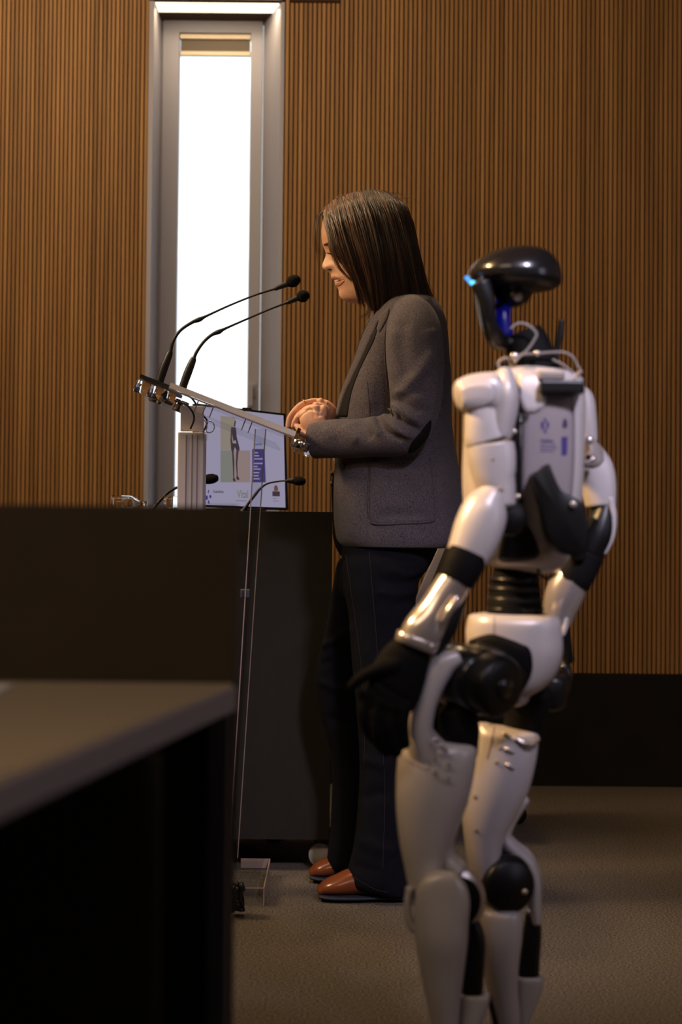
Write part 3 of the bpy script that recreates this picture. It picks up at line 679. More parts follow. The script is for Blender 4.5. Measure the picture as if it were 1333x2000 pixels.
# ------------------------------------------------------------------ the woman
def strip(mb, bvh, left, right, t=.002, nu=24, nv=6, fallbackY=4.5, closed=True):
    """a thin piece laid on a surface between two pixel-space polylines"""
    l = resample(catmull(left, 4) if len(left) > 2 else left, nu, False); r = resample(catmull(right, 4) if len(right) > 2 else right, nu, False); top = []; bot = []
    for i in range(nu):
        a_, b_ = [], []
        for j in range(nv+1):
            p = l[i]+(r[i]-l[i])*j/nv; h, nn = hit(bvh, p[0], p[1], fallbackY, r[i])
            e = 0.35 if (j in (0, nv) or i in (0, nu-1)) else 1.0
            a_.append(h+nn*t*e); b_.append(h-nn*t*.8)
        top.append(a_); bot.append(b_[::-1])
    mb.rings([top[i]+bot[i] for i in range(nu)]); return mb

YC = 4.67
wo = empty('person', (P(730, 1750, YC).x, YC, 0), 'woman in grey tweed jacket and dark jeans with clasped hands, speaking at the lectern', 'person')
hd = [  # y, full front, base front, back, half width
 (380,698,698,745,18),(386,672,672,772,36),(396,650,650,790,48),(412,637,637,802,57),(432,630.5,631,808,61),(450,628,629,812,62),(466,628.5,629.5,812,62),(476,630,633,812,61),
 (484,632.5,637,811,60),(490,635.5,641,811,60),(496,637.5,644,810,59),(503,635.5,646,808,57.5),(510,632.2,648,806,56),(516,630,649,803,55),(520,629.3,649.5,800,55),(524,630.5,650,797,54),
 (527.5,633.5,650.6,793,54),(530,640,651,790,53),(533,645.5,652,786,52),(537,647.6,653.5,782,51),(541,646.2,654.5,778,50.5),(544.5,647.6,655.5,774,50),(547.5,653.5,657,771,49),(550,655.4,658,769,48),
 (553.5,654.0,659,767,47),(557,655,661,765,46),(561,658.8,662.5,762,45),(566,662.4,664,758,43),(571,662,666.5,755,41),(576,662.6,669,752,38),(581,665.4,673,748,35),(586,670.5,680,744,31),(590,680,689,740,26),(593,694,700,735,18)]
H_ = np.array(hd, float); kk = np.interp(H_[:, 0], [380, 470, 520, 570], [1, .8, .5, 0]); H_[:, 4] -= 9*kk; H_[:, 3] -= 12*kk; H_[:3, 0] += (9, 6, 2); H_[:4, 1:3] += np.array([[14], [10], [8], [4]]); ys = np.linspace(380, 593, 130); cols = [np.interp(ys, H_[:, 0], H_[:, i]) for i in range(1, 5)]
ker = np.array([1, 2, 3, 2, 1])/9.; sm = lambda a_: np.r_[a_[:2], np.convolve(a_, ker, 'valid'), a_[-2:]]
cols = [sm(c_) for c_ in cols]; NH = 140; rings = []; s_ = YC/F
for i, y in enumerate(ys):
    xf, xb, bk_, hw = (c_[i] for c_ in cols); xc = (xb+bk_)/2; a_ = (bk_-xb)/2; pr = xb-xf; ring = []
    kf = np.interp(y, [380, 470, 520, 560, 593], [0, .06, .16, .30, .34]); ef = np.interp(y, [380, 460, 593], [2, 2.35, 2.2])
    sig = np.interp(y, [470, 490, 505, 520, 529, 533, 545, 556, 566, 576, 590], [9, 8, 9.5, 12.5, 13, 15, 21, 20, 17, 18, 22])
    for j in range(NH):
        th = 2*math.pi*j/NH; c_, sn = math.cos(th), math.sin(th)
        cc_ = math.copysign(abs(c_)**(2/ef), c_); ss = math.copysign(abs(sn)**(2/ef), sn)
        v = hw*ss*(1-kf*max(cc_, 0)); x = xc-a_*cc_
        if cc_ > 0:
            x -= pr*math.exp(-(v/sig)**2)
            if 478 < y < 510:   # eye socket and lid
                g = math.exp(-((abs(v)-30)/13)**2)*math.exp(-((y-492)/7.5)**2); x += 9*g
                x -= 5.0*math.exp(-((abs(v)-29)/10)**2)*math.exp(-((y-494)/5)**2)
            if 470 < y < 486: x -= 2.0*math.exp(-((abs(v)-28)/16)**2)*math.exp(-((y-479)/4)**2)
            if 510 < y < 532:   # nostril wing
                x -= 7*math.exp(-((abs(v)-13)/5)**2)*math.exp(-((y-522)/5)**2)
            if 495 < y < 530: x -= 3.0*math.exp(-((abs(v)-36)/14)**2)*math.exp(-((y-512)/12)**2)
            if 543 < y < 552: x += 3.4*math.exp(-((y-548)/1.8)**2)*math.exp(-(v/24)**2)*(abs(v) > 4)
        q = P(x, y, YC); ring.append(Vector((q.x, YC+v*s_, q.z)))
    rings.append(ring)
body = MB(); body.rings(rings)
limb(body, [(770, 530, YC, 50, 50), (764, 570, YC, 46, 44), (768, 604, YC, 45, 45), (780, 650, YC, 55, 60)], 30, 6, (.2, .2))
limb(body, [(752, 492, YC-.068, 8, 5), (756, 505, YC-.072, 13, 7), (752, 520, YC-.066, 8, 5)], 16, 4, (.8, .8)); limb(body, [(752, 492, YC+.068, 8, 5), (756, 505, YC+.072, 13, 7), (752, 520, YC+.066, 8, 5)], 16, 4, (.8, .8))
slices(body, [(600, 770, 820, YC, 50), (640, 745, 845, YC, 105), (700, 730, 855, YC, 112), (800, 700, 860, YC, 100), (900, 690, 870, YC, 98), (1000, 690, 868, YC, 108), (1090, 700, 826, YC, 100)], 36, 4)
limb(body, [(758, 1060, 4.60, 46, 50), (745, 1180, 4.60, 46, 46), (752, 1350, 4.57, 42, 42), (755, 1500, 4.57, 32, 34), (765, 1700, 4.57, 20, 22)], 24, 4); limb(body, [(752, 1060, 4.75, 46, 50), (715, 1190, 4.76, 44, 44), (690, 1330, 4.79, 42, 42), (695, 1500, 4.79, 32, 34), (690, 1680, 4.79, 20, 22)], 24, 4)
limb(body, [(812, 630, 4.53, 34, 34), (812, 740, 4.48, 32, 32), (800, 850, 4.46, 27, 27)], 20, 4); limb(body, [(800, 852, 4.46, 27, 27), (720, 852, 4.51, 25, 25), (640, 850, 4.565, 19, 21), (622, 842, 4.58, 18, 20)], 20, 4)
limb(body, [(800, 630, 4.82, 34, 34), (790, 740, 4.87, 32, 32), (775, 840, 4.87, 27, 27)], 20, 4); limb(body, [(775, 842, 4.87, 27, 27), (700, 836, 4.79, 24, 24), (652, 822, 4.72, 16, 18)], 20, 4)
# near hand, back towards us
limb(body, [(634, 850, 4.575, 18, 17), (622, 838, 4.585, 22, 16), (611, 822, 4.588, 25, 15), (611, 809, 4.592, 23, 13)], 28, 5, (.5, .5))
for (x, y, dx) in ((592, 811, -3), (603, 800, -2), (617, 794, 0), (630, 799, 3)):
    limb(body, [(x+2, y+12, 4.592, 7.5, 8), (x, y+1, 4.594, 8.6, 9), (x+dx, y-1, 4.612, 7.2, 7), (x+dx*2, y+8, 4.635, 6.6, 6.6), (x+dx*2, y+24, 4.648, 6, 6)], 14, 5, (.7, .7), vdir=(1, 0, 0.0))
limb(body, [(622, 842, 4.578, 11, 11), (610, 850, 4.575, 8.6, 9), (598, 850, 4.582, 7.6, 8), (588, 842, 4.592, 7.2, 7), (581, 832, 4.60, 6, 6)], 16, 5, (.6, .7))
# far hand, fingers wrapped round the front
limb(body, [(655, 826, 4.71, 15, 17), (646, 808, 4.685, 16, 15), (634, 795, 4.668, 15, 13), (622, 791, 4.655, 10, 11)], 24, 5, (.5, .5))
for pth, r in (([(640, 800, 4.655), (628, 794, 4.64), (613, 794, 4.626), (599, 799, 4.612), (587, 809, 4.606), (578, 821, 4.606), (573, 833, 4.61)], 6.2),
               ([(640, 793, 4.675), (622, 785, 4.662), (604, 785, 4.65), (588, 792, 4.638), (574, 804, 4.630), (566, 819, 4.630), (563, 834, 4.63)], 6.4),
               ([(638, 800, 4.695), (620, 792, 4.69), (600, 796, 4.678), (584, 806, 4.662), (574, 818, 4.66), (570, 830, 4.66)], 6.2),
               ([(638, 806, 4.705), (620, 802, 4.70), (602, 807, 4.69), (590, 816, 4.685), (582, 826, 4.68)], 6.0),
               ([(648, 820, 4.70), (632, 826, 4.685), (614, 832, 4.665), (600, 836, 4.65)], 7.0)):
    n_ = len(pth); limb(body, [(x, y, yy, r*(1.16 if i % 2 else .94)*(1-.16*i/n_), r*(1-.16*i/n_)) for i, (x, y, yy) in enumerate(pth)], 14, 5, (.6, .8))
for (x, y, yy, r) in ((637, 790, 4.66, 8.5), (626, 784, 4.655, 7.5)):
    limb(body, [(x-4, y, yy, r*.7, r*.7), (x, y, yy, r, r), (x+4, y+2, yy, r*.7, r*.7)], 14, 4, (.6, .6))
bo = body.build('body', M['skin'], wo); remesh(bo, 0.0021, 1, .5)
displace(bo, [([(597, 804), (603, 812), (608, 820)], -.0011, 1.6), ([(610, 796), (613, 806), (615, 816)], -.0011, 1.6), ([(623.5, 794), (624, 804), (623, 815)], -.0011, 1.6),
              ([(630, 791), (612, 789.5), (596, 793.5), (582, 803), (573, 815), (568, 828)], -.0022, 1.5), ([(604, 800), (592, 808), (583, 820), (580, 828)], -.0025, 1.8), ([(637, 795), (641, 806), (640, 818)], -.0014, 2.0),
              ([(596, 801), (600, 798), (606, 797)], .0012, 2.5), ([(578, 803), (581, 800)], .0012, 3)])
bb = bvh_of(bo)
def face_patch(name, poly, m, t=.0008, **k): mb = MB(); patch(mb, bb, poly, t, 5, 40); return mb.build(name, M[m], bo)
face_patch('lip', [(646.5, 541.5), (651, 537.5), (659, 540), (668, 544), (673.5, 546.5), (662, 546), (653, 546.5), (648, 545)], 'lip', .0009)
face_patch('lip', [(655.2, 552.5), (662, 550.8), (673, 547.6), (670, 553), (663, 558), (656.5, 557.8)], 'lip', .0011)
face_patch('mouth', [(654.5, 547.4), (661, 547), (668, 547.4), (662, 549.4), (656.5, 549.8)], 'mouth', .0012)
face_patch('teeth', [(654, 547.0), (661, 546.6), (661, 548.8), (655.5, 549.6)], 'teeth', .0016)
face_patch('eyebrow', [(632.5, 477.5), (640, 474), (652, 475), (662, 479), (652, 478), (640, 477.5), (634, 480)], 'brow', .0012)
face_patch('eyelashes', [(637, 494), (643, 493.5), (652, 495.5), (658, 494), (651, 497.4), (643, 496.6)], 'brow', .0014)
face_patch('nostril', [(639, 527.2), (644, 524.6), (648.5, 525.8), (645, 527.6)], 'mouth', .0007)
# ring
mb = MB(); c_ = P(594, 788.5, 4.643); tdir = (P(604, 785, 4.65)-P(588, 792, 4.638)).normalized(); u_ = tdir.orthogonal().normalized(); v_ = tdir.cross(u_)
tube(mb, [c_+u_*.0093*math.cos(a)+v_*.0093*math.sin(a) for a in np.linspace(0, 2*math.pi, 17)], .0011, 6, 2); mb.build('finger_ring', M['gold'], bo)

# trousers
tr = MB()
slices(tr, [(1030, 672, 880, YC, 118), (1066, 668, 858, YC, 120), (1098, 668, 843, YC, 116), (1120, 664, 828, YC, 110), (1150, 662, 812, YC, 96)], 44, 4, (.1, .4))
slices(tr, [(1100, 672, 838, 4.60, 78), (1150, 672, 817, 4.595, 82), (1200, 680, 814, 4.59, 78), (1300, 688, 812, 4.58, 68), (1380, 696, 808, 4.575, 62), (1450, 702, 806, 4.57, 58), (1520, 703, 806, 4.57, 56), (1600, 698, 806, 4.57, 56), (1660, 690, 806, 4.57, 58), (1700, 681, 806, 4.57, 60), (1728, 684, 806, 4.57, 60), (1744, 742, 800, 4.57, 50)], 36, 5, (.3, .05))
slices(tr, [(1100, 658, 820, 4.73, 78), (1150, 650, 790, 4.745, 80), (1200, 641, 772, 4.76, 74), (1260, 627, 752, 4.775, 66), (1310, 617, 742, 4.785, 60), (1370, 619, 738, 4.79, 58), (1430, 634, 738, 4.79, 54), (1500, 648, 740, 4.79, 52), (1600, 646, 742, 4.79, 54), (1660, 640, 742, 4.79, 56), (1688, 640, 735, 4.79, 54), (1700, 652, 725, 4.79, 50)], 36, 5, (.3, .05))
to = tr.build('jeans', M['denim'], wo); remesh(to, 0.0055, 3, .6)
displace(to, [([(835, 1105), (800, 1122), (755, 1112)], .006, 8), ([(828, 1130), (790, 1140), (740, 1130)], -.006, 8), ([(825, 1150), (780, 1162), (735, 1155)], .006, 7), ([(818, 1175), (770, 1182)], -.005, 8),
              ([(628, 1262), (655, 1250), (690, 1225)], .005, 7), ([(625, 1300), (650, 1290)], -.005, 7), ([(625, 1330), (660, 1345), (690, 1350)], .006, 9), ([(640, 1400), (690, 1420)], -.005, 10),
              ([(710, 1480), (760, 1500)], .005, 10), ([(705, 1560), (760, 1545)], -.005, 12), ([(700, 1640), (760, 1660), (790, 1640)], .005, 12), ([(690, 1690), (740, 1705)], -.004, 10)], (14, .0016))
tbv = bvh_of(to)
for pth, nm in (([(722, 1078), (728, 1150), (736, 1250), (742, 1350), (748, 1450), (752, 1560), (748, 1700)], 'side_seam'), ([(676, 1085), (690, 1180), (706, 1300), (712, 1420), (712, 1500)], 'side_seam'),
                ([(683, 1708), (705, 1722), (735, 1738), (760, 1743)], 'hem_stitching')):
    mb = MB(); ribbon(mb, tbv, pth, 1.7, .0012, 8, 4.6); mb.build(nm, M['stitch'], to)
# shoes
def shoe(name, up, so, lb):
    mb = MB(); limb(mb, up, 28, 6, (.8, .5)); o = mb.build(name, M['leather'], wo); mb = MB(); limb(mb, so, 28, 6, (.6, .6)); mb.build('sole', M['sole'], o); return o
shoe('shoe', [(628, 1738, 4.56, 11, 24), (642, 1732, 4.56, 16, 33), (664, 1727, 4.56, 21, 37), (690, 1721, 4.56, 26, 36), (730, 1717, 4.56, 29, 32), (770, 1722, 4.56, 25, 29), (796, 1727, 4.56, 20, 26)],
     [(624, 1747.5, 4.56, 4.5, 26, 2.6), (645, 1749, 4.56, 5, 37, 2.6), (690, 1749.5, 4.56, 5, 38, 2.6), (740, 1749.5, 4.56, 5, 30, 2.6), (800, 1750, 4.56, 5, 29, 2.6)], '')
shoe('shoe', [(612, 1703, 4.79, 10, 22), (624, 1698, 4.79, 15, 31), (644, 1693, 4.79, 19, 34), (670, 1688, 4.79, 23, 33), (710, 1685, 4.79, 25, 30), (750, 1690, 4.79, 20, 27)],
     [(608, 1711, 4.79, 4.5, 24, 2.6), (628, 1713, 4.79, 4.5, 34, 2.6), (670, 1713.5, 4.79, 4.5, 35, 2.6), (750, 1714, 4.79, 4.5, 27, 2.6)], '')
# jacket
jk = MB()
slices(jk, [(578, 772, 836, YC, 46), (586, 756, 850, YC, 78), (600, 740, 860, YC, 104), (624, 722, 868, YC, 118), (657, 708, 873, YC, 124), (699, 693, 876, YC, 126), (746, 675, 879, YC, 126), (780, 664, 881, YC, 124), (816, 657, 882, YC, 122),
            (860, 655, 886, YC, 120), (900, 654, 893, YC, 120), (950, 652, 900, YC, 124), (1000, 653, 904, YC, 130), (1040, 657, 906, YC, 134), (1056, 662, 904, YC, 134), (1066, 672, 890, YC, 132, 2.3)], 96, 8, (.25, .02))
jo = jk.build('jacket', M['tweed'], wo)
displace(jo, [([(712, 720), (722, 780), (728, 820)], .004, 12), ([(864, 690), (862, 760), (866, 800)], -.010, 7), ([(876, 700), (876, 780)], .004, 6), ([(735, 1010), (785, 1008), (840, 1008)], -.005, 6),
              ([(690, 940), (700, 1000), (690, 1050)], .004, 16), ([(860, 920), (868, 1000), (866, 1055)], .005, 14), ([(745, 640), (735, 720), (722, 800)], .006, 22), ([(800, 1050), (760, 1030)], .003, 18)], (11, .0022))
jb = bvh_of(jo)
mb = MB(); strip(mb, jb, [(732, 640), (718, 672), (700, 706), (684, 738), (671, 772), (662, 815)], [(738, 642), (730, 668), (712, 704), (697, 738), (686, 772), (679, 815)], .0016, 30, 5); mb.build('front_opening', M['lining'], jo)
mb = MB(); strip(mb, jb, [(726, 624), (709, 658), (694, 699), (676, 746), (664.5, 780), (657.5, 816)], [(741, 626), (729, 655), (711, 694), (690, 738), (673, 775), (662, 815)], .0045, 34, 6); lp = mb.build('lapel', M['tweed'], jo)
mb = MB(); strip(mb, jb, [(741, 618), (740, 630), (737, 644)], [(762, 600), (758, 622), (742, 650)], .003, 16, 5); mb.build('collar', M['tweed'], jo)
mb = MB(); ribbon(mb, jb, [(724, 622), (707, 657), (692.5, 699), (674.5, 746), (663, 780), (656.5, 816)], 2.2, .001); mb.build('lapel_edge', M['tweed'], jo)
mb = MB(); patch(mb, jb, [(722, 902), (782, 896), (838, 892), (846, 930), (852, 1000), (846, 1020), (790, 1024), (734, 1026), (722, 1014), (720, 960)], .0038, 8, 72); po = mb.build('pocket', M['tweed'], jo)
displace(po, [([(740, 1008), (785, 1000), (838, 1004)], -.0035, 8), ([(732, 1019), (785, 1020), (845, 1014)], .0025, 4)])
pb = bvh_of(jo, po)
mb = MB(); ribbon(mb, pb, [(721, 905), (720, 960), (722, 1010), (734, 1023), (790, 1022), (844, 1018), (850, 1003), (846, 940), (839, 894)], 2.4, .0012); mb.build('pocket_piping', M['tweed'], po)
mb = MB(); ribbon(mb, jb, [(717, 745), (722, 800), (724, 900), (717, 1000), (716, 1060)], 1.5, .0008); mb.build('dart_seam', M['tweed'], jo)
mb = MB(); c_, n_ = hit(jb, 671, 910); lathe(mb, c_, n_, [(0, .001), (0, .008), (.003, .0085), (.005, .007), (.0042, .005), (.0042, .001)], 20); mb.build('button', M['button'], jo)
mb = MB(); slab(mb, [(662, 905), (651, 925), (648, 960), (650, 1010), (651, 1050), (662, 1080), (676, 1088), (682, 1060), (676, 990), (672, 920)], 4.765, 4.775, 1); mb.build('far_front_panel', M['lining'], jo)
for y in (925, 945):
    mb = MB(); ptube(mb, [(651, y, 4.75), (646.5, y+1, 4.75)], None, 5, 10); mb.build('button', M['button'], jo)
mb = MB(); limb(mb, [(655, 894, 4.70, 5, 12), (657, 905, 4.70, 3, 12)], 12, 3); mb.build('shirt_cuff', M['paper'], jo)
def sleeve(st, nm='sleeve'):
    mb = MB(); limb(mb, st, 72, 14, (.55, .06)); return mb.build(nm, M['tweed'], jo)
so = sleeve([(802, 604, 4.55, 33, 34), (806, 622, 4.53, 47, 42), (810, 655, 4.505, 55, 46), (812, 700, 4.49, 57, 47), (813, 745, 4.475, 55, 46), (812, 785, 4.465, 52, 45), (806, 818, 4.455, 48, 42), (790, 840, 4.46, 47, 40),
             (764, 849, 4.475, 43, 38), (725, 853, 4.50, 39, 36), (685, 856, 4.53, 37.5, 34), (645, 858, 4.555, 36.5, 33), (614, 862, 4.575, 34.5, 31)])
displace(so, [([(764, 786), (778, 796), (798, 812), (826, 828)], .009, 6), ([(757, 797), (770, 812), (792, 828), (820, 842)], -.010, 5.5), ([(748, 806), (758, 824), (780, 842), (808, 854)], .009, 6.5),
              ([(738, 812), (744, 832), (764, 850), (790, 862)], -.008, 6), ([(728, 812), (732, 830), (744, 850)], .006, 8), ([(760, 780), (790, 788), (826, 806)], -.007, 6), ([(770, 765), (800, 770), (840, 792)], .006, 8),
              ([(765, 800), (774, 806), (770, 816)], .008, 4), ([(700, 822), (712, 842), (728, 856)], -.006, 10), ([(672, 830), (684, 850), (700, 862)], .005, 12), ([(640, 835), (650, 860)], .003, 14),
              ([(850, 690), (820, 730), (785, 768)], .007, 14), ([(846, 730), (812, 762), (776, 782)], -.005, 9), ([(775, 640), (768, 690), (775, 740)], .004, 14), ([(790, 620), (783, 680), (800, 740)], -.005, 14), ([(840, 640), (850, 700)], .004, 14)], (18, .0016))
sb = bvh_of(so, jo)
mb = MB(); patch(mb, bvh_of(so), [(800, 874), (806, 862), (820, 846), (832, 830), (842, 820), (841, 838), (834, 856), (820, 872), (806, 884), (797, 884)], .0022, 6, 48); mb.build('elbow_patch', M['patch'], so)
mb = MB(); ribbon(mb, sb, [(846, 640), (855, 680), (858, 720), (853, 770), (846, 815)], 1.6, .001); mb.build('sleeve_seam', M['tweed'], so)
mb = MB(); ribbon(mb, sb, [(757, 625), (752, 660), (753, 710), (757, 760)], 1.6, .001); mb.build('armhole_seam', M['tweed'], so)
s2 = sleeve([(796, 604, 4.79, 30, 34), (800, 622, 4.81, 42, 42), (800, 655, 4.835, 50, 46), (796, 745, 4.865, 50, 46), (788, 800, 4.875, 46, 44), (768, 836, 4.87, 43, 40), (725, 845, 4.83, 38, 36), (690, 840, 4.78, 34, 32), (664, 832, 4.745, 28, 27)])
displace(s2, (), (18, .002))

# hair
hb_ = MB(); slices(hb_, [(380, 708, 752, YC, 12), (386, 680, 774, YC, 26), (396, 655, 789, YC, 41), (410, 636, 799, YC, 51), (422, 628, 804, YC, 57), (432, 633, 808, YC, 60), (445, 644, 811, YC, 64), (470, 654, 817, YC, 70), (495, 666, 822, YC, 70), (520, 692, 827, YC, 69),
                         (545, 710, 833, YC, 67), (570, 724, 840, YC, 64), (592, 736, 848, YC, 58), (608, 742, 846, YC, 40)], 64, 6, (.1, .3))
ho = hb_.build('hair', M['hairbase'], wo)
displace(ho, [([(x0, 400), (x0+12, 480), (x0+26, 560)], a_, 6) for x0, a_ in ((665, .004), (682, -.004), (698, .005), (716, -.005), (735, .004), (755, -.005), (772, .004))], (30, .002))
G = np.array([[(634,411),(646,450),(654,490),(670,520),(697,536)], [(655,395),(668,440),(684,492),(704,548),(722,602)], [(690,381),(706,430),(722,490),(734,550),(742,620)],
              [(725,376),(748,425),(762,490),(770,550),(776,612)], [(755,381),(783,430),(798,490),(809,550),(818,606)], [(776,392),(804,440),(818,495),(833,555),(852,607)]], float)
TT = np.array([0, .04, .10, .25, .5, .75, 1]); LT = np.array([5, 24, 45, 62, 72, 70, 62.]); GS = [.92, 1, 1, .98, .9, .66]; NT = len(TT)
G = np.array([[[np.interp(t, [0, .25, .5, .75, 1], [p[k] for p in g]) for k in (0, 1)] for t in TT] for g in G]); G[:, 1, 1] -= 4; G[:, 2, 1] -= 5; G[:, 2, 0] += [-3, 0, 0, 1, 5, 9]; G[:, 1, 0] += [-2, 0, 0, 1, 3, 6]; G[:, 0, 1] -= 4
SV = []; SF = []; SH = []
def strand(pts, r, shade):
    a_ = catmull(pts, 3); n0 = len(SV); m = len(a_); C = [P(p[0], p[1], p[2]) for p in a_]
    T = (C[-1]-C[0]).normalized(); u = T.orthogonal().normalized(); v = T.cross(u)
    for i, c_ in enumerate(C):
        rr = r*(1-.75*(i/(m-1))**2)
        for k_ in range(3):
            an = 2.0944*k_; q = c_+u*rr*math.cos(an)+v*rr*math.sin(an); SV.append((q.x, q.y, q.z)); SH.append(shade)
    for i in range(m-1):
        for k_ in range(3): a0 = n0+i*3+k_; b0 = n0+i*3+(k_+1) % 3; SF.append((a0, b0, b0+3, a0+3))
def guide(s):
    x = s*(len(G)-1); i = min(int(x), len(G)-2); f_ = x-i; return G[i]*(1-f_)+G[i+1]*f_, GS[i]*(1-f_)+GS[i+1]*f_
clumps = [(rng.uniform(0, 1), rng.normal(0, 7), rng.uniform(.62, 1.15), rng.random(), rng.normal(0, 3.2)) for _ in range(120)]
for side, cnt in ((-1, 4200), (1, 1500)):
    for i in range(cnt):
        cs, off, ln, shd, lf = clumps[rng.integers(len(clumps))]
        s = min(max(cs+rng.normal(0, .022), 0), 1); g, gs = guide(s); g = g.copy(); gc, _ = guide(cs)
        g = g*(1-.72*TT[:, None]**1.2)+gc*(.72*TT[:, None]**1.2)
        j = rng.normal(0, 1.6); g[:, 0] += off*TT*.8+j*np.array([.3, .4, .6, 1, 1, .8, .6])+rng.normal(0, .7, NT); g[-1] = g[-2]+(g[-1]-g[-2])*(ln+rng.normal(0, .05))
        lat = LT*gs+lf*np.minimum(TT*3, 1)+rng.normal(0, 1.1)+np.abs(rng.normal(0, 1.2, NT))
        strand([(g[k_, 0], g[k_, 1]-rng.uniform(0, 2 if k_ == 0 else 0.01), YC+side*lat[k_]*YC/F) for k_ in range(NT)], rng.uniform(.0006, .0011), np.clip(.15+.62*shd+rng.normal(0, .16)+(.16 if s < .5 else -.08)+(.28 if rng.random() < .05 else 0), 0, 1))
# wisps before the forehead, at the nape and on the crown
for i in range(26):
    q = rng.normal(0, 2.6); sd = rng.choice([-1, 1]); z_ = sd*rng.uniform(4, 34)*YC/F
    strand([(636+q, 410, YC), (622+q*.8, 424, YC+z_*.5), (618+q, 450, YC+z_*.9), (619+q*1.3, 480, YC+z_), (625+q*1.5, 505+rng.normal(0, 8), YC+z_)], .0005, rng.uniform(.3, .8))
for i in range(46):
    q = rng.normal(0, 3); strand([(646+q, 404, YC-.01), (640+q*1.5, 430, YC-.04), (645+q, 462, YC-.055), (652+q*1.4, 492, YC-.06), (664+q*2, 515+rng.normal(0, 8), YC-.062)], .0005, rng.uniform(.4, .9))
for i in range(50):
    q = rng.normal(0, 4); strand([(815+q, 520, YC-.04), (832+q, 560, YC-.05), (845+q, 590, YC-.05), (856+q*1.2, 612+rng.normal(0, 6), YC-.045)], .0006, rng.uniform(.1, .6))
for i in range(40):
    q = rng.normal(0, 4); strand([(722+q, 560, YC-.05), (728+q, 590, YC-.05), (724+q*1.5, 612, YC-.05), (714+q*2.5, 622+rng.normal(0, 3), YC-.05)], .0005, rng.uniform(.1, .6))
for i in range(90):
    x0 = rng.uniform(640, 775); y0 = np.interp(x0, [636, 655, 690, 725, 755, 776], [411, 395, 381, 376, 381, 392]); h = rng.uniform(1, 8); d = rng.uniform(-20, 45)
    strand([(x0, y0, YC), (x0+d*.4, y0-h, YC+rng.normal(0, .01)), (x0+d, y0-h*.3+3, YC+rng.normal(0, .02)), (x0+d*1.5, y0+rng.uniform(8, 30), YC+rng.normal(0, .03))], .0004, rng.uniform(.4, 1))
st_ = mesh_obj('hair_strands', SV, SF, M['hair'], ho); at = st_.data.attributes.new('shade', 'FLOAT', 'POINT'); at.data.foreach_set('value', SH)

# ------------------------------------------------------------------ the robot
rb = empty('humanoid_robot', (P(960, 2100, 2.95).x, 2.95, 0), 'white humanoid robot with black head and blue light, seen from behind, at right', 'robot')
RY = 2.95; NY = 2.80; FY = 3.095
def L(name, st, m, par=rb, n=36, k=6, cap=(.6, .6), vdir=(0, 1, 0)): mb = MB(); limb(mb, st, n, k, cap, vdir); return mb.build(name, M[m], par)
def S(name, rows, m, par=rb, n=48, k=6, cap=(.3, .3)): mb = MB(); slices(mb, rows, n, k, cap); return mb.build(name, M[m], par)
def SL(name, poly, y0, y1, m, par=rb, bev=4, n=70): mb = MB(); slab(mb, poly, y0, y1, bev, True, n); return mb.build(name, M[m], par)
def LA(name, px, py, Y, axis, prof, m, par=rb, n=40):
    mb = MB(); lathe(mb, P(px, py, Y), axis, [(d*Y/F, r*Y/F) for d, r in prof], n); return mb.build(name, M[m], par)
def PT(name, pts, Y, r, m, par=rb, n=10): mb = MB(); ptube(mb, pts, Y, r, n, 6); return mb.build(name, M[m], par)
# head
dome = S('head_shell', [(484, 1000, 1042, RY, 30), (489, 975, 1062, RY, 60), (498, 951, 1078, RY, 82), (510, 932, 1088, RY, 96), (522, 921, 1094, RY, 104), (534, 915, 1097, RY, 108), (545, 917, 1098, RY, 108), (549, 920, 1098, RY, 107)], 'rgloss', rb, 64, 6, (.08, .02))
S('head_rim', [(550, 923, 1097, RY, 104), (556, 928, 1095, RY, 100), (562, 938, 1086, RY, 90)], 'rblack', dome, 64, 4, (.0, .05))
L('lidar_sensor', [(1005, 560, RY, 42, 52), (1008, 578, RY, 38, 48), (1012, 592, RY, 24, 34)], 'rgloss', rb, 36, 5, (.1, .3))
LA('sensor_lens', 1012, 580, RY-.036, (0.1, -1, -.1), [(0, 1), (0, 9), (4, 9), (6, 5), (6, .5)], 'rgrey', rb, 20)
for side in (-1, 1):
    L('face_frame', [(940, 552, RY+side*.066, 20, 13), (950, 585, RY+side*.066, 17, 12), (955, 625, RY+side*.060, 15, 12), (967, 656, RY+side*.045, 18, 14), (982, 668, RY+side*.02, 16, 22)], 'rblack', rb, 28, 6, (.4, .6))
L('face_visor', [(936, 552, RY, 10, 88), (941, 590, RY, 8, 84), (948, 630, RY, 8, 74), (962, 664, RY, 8, 50), (978, 676, RY, 8, 30)], 'rgloss', rb, 40, 6, (.4, .6))
L('chin', [(965, 655, RY, 16, 60), (975, 668, RY, 16, 50), (1000, 670, RY, 14, 45)], 'rblack', rb, 32, 5)
PT('light_bar', [(910, 540), (916, 547), (926, 557)], RY-.046, 3.6, 'blueglow', dome, 12)
LA('light_dot', 924, 553, RY-.050, (0, -1, 0), [(0, .5), (0, 5.0), (2.5, 4.4), (2.5, .3)], 'bluedot', dome, 20)
L('neck_core', [(984, 590, RY+.01, 16, 24), (984, 625, RY, 14, 24), (986, 652, RY, 17, 26)], 'blueneck', rb)
L('neck_bearing', [(990, 585, RY, 10, 34), (972, 600, RY, 6, 34)], 'rdark', rb)
L('neck_base', [(1022, 650, RY, 36, 50, 3), (1030, 672, RY, 42, 55, 3), (1038, 700, RY, 47, 60, 3), (1042, 722, RY, 55, 66, 3)], 'rdark', rb, 40, 5, (.1, .1))
SL('antenna_mount', [(1040, 672), (1085, 688), (1092, 700), (1040, 712)], RY-.02, RY+.03, 'rblack')
PT('antenna', [(1083, 700), (1088, 684), (1094, 655), (1098, 625)], RY-.01, [5, 6, 7, 6.5], 'rblack')
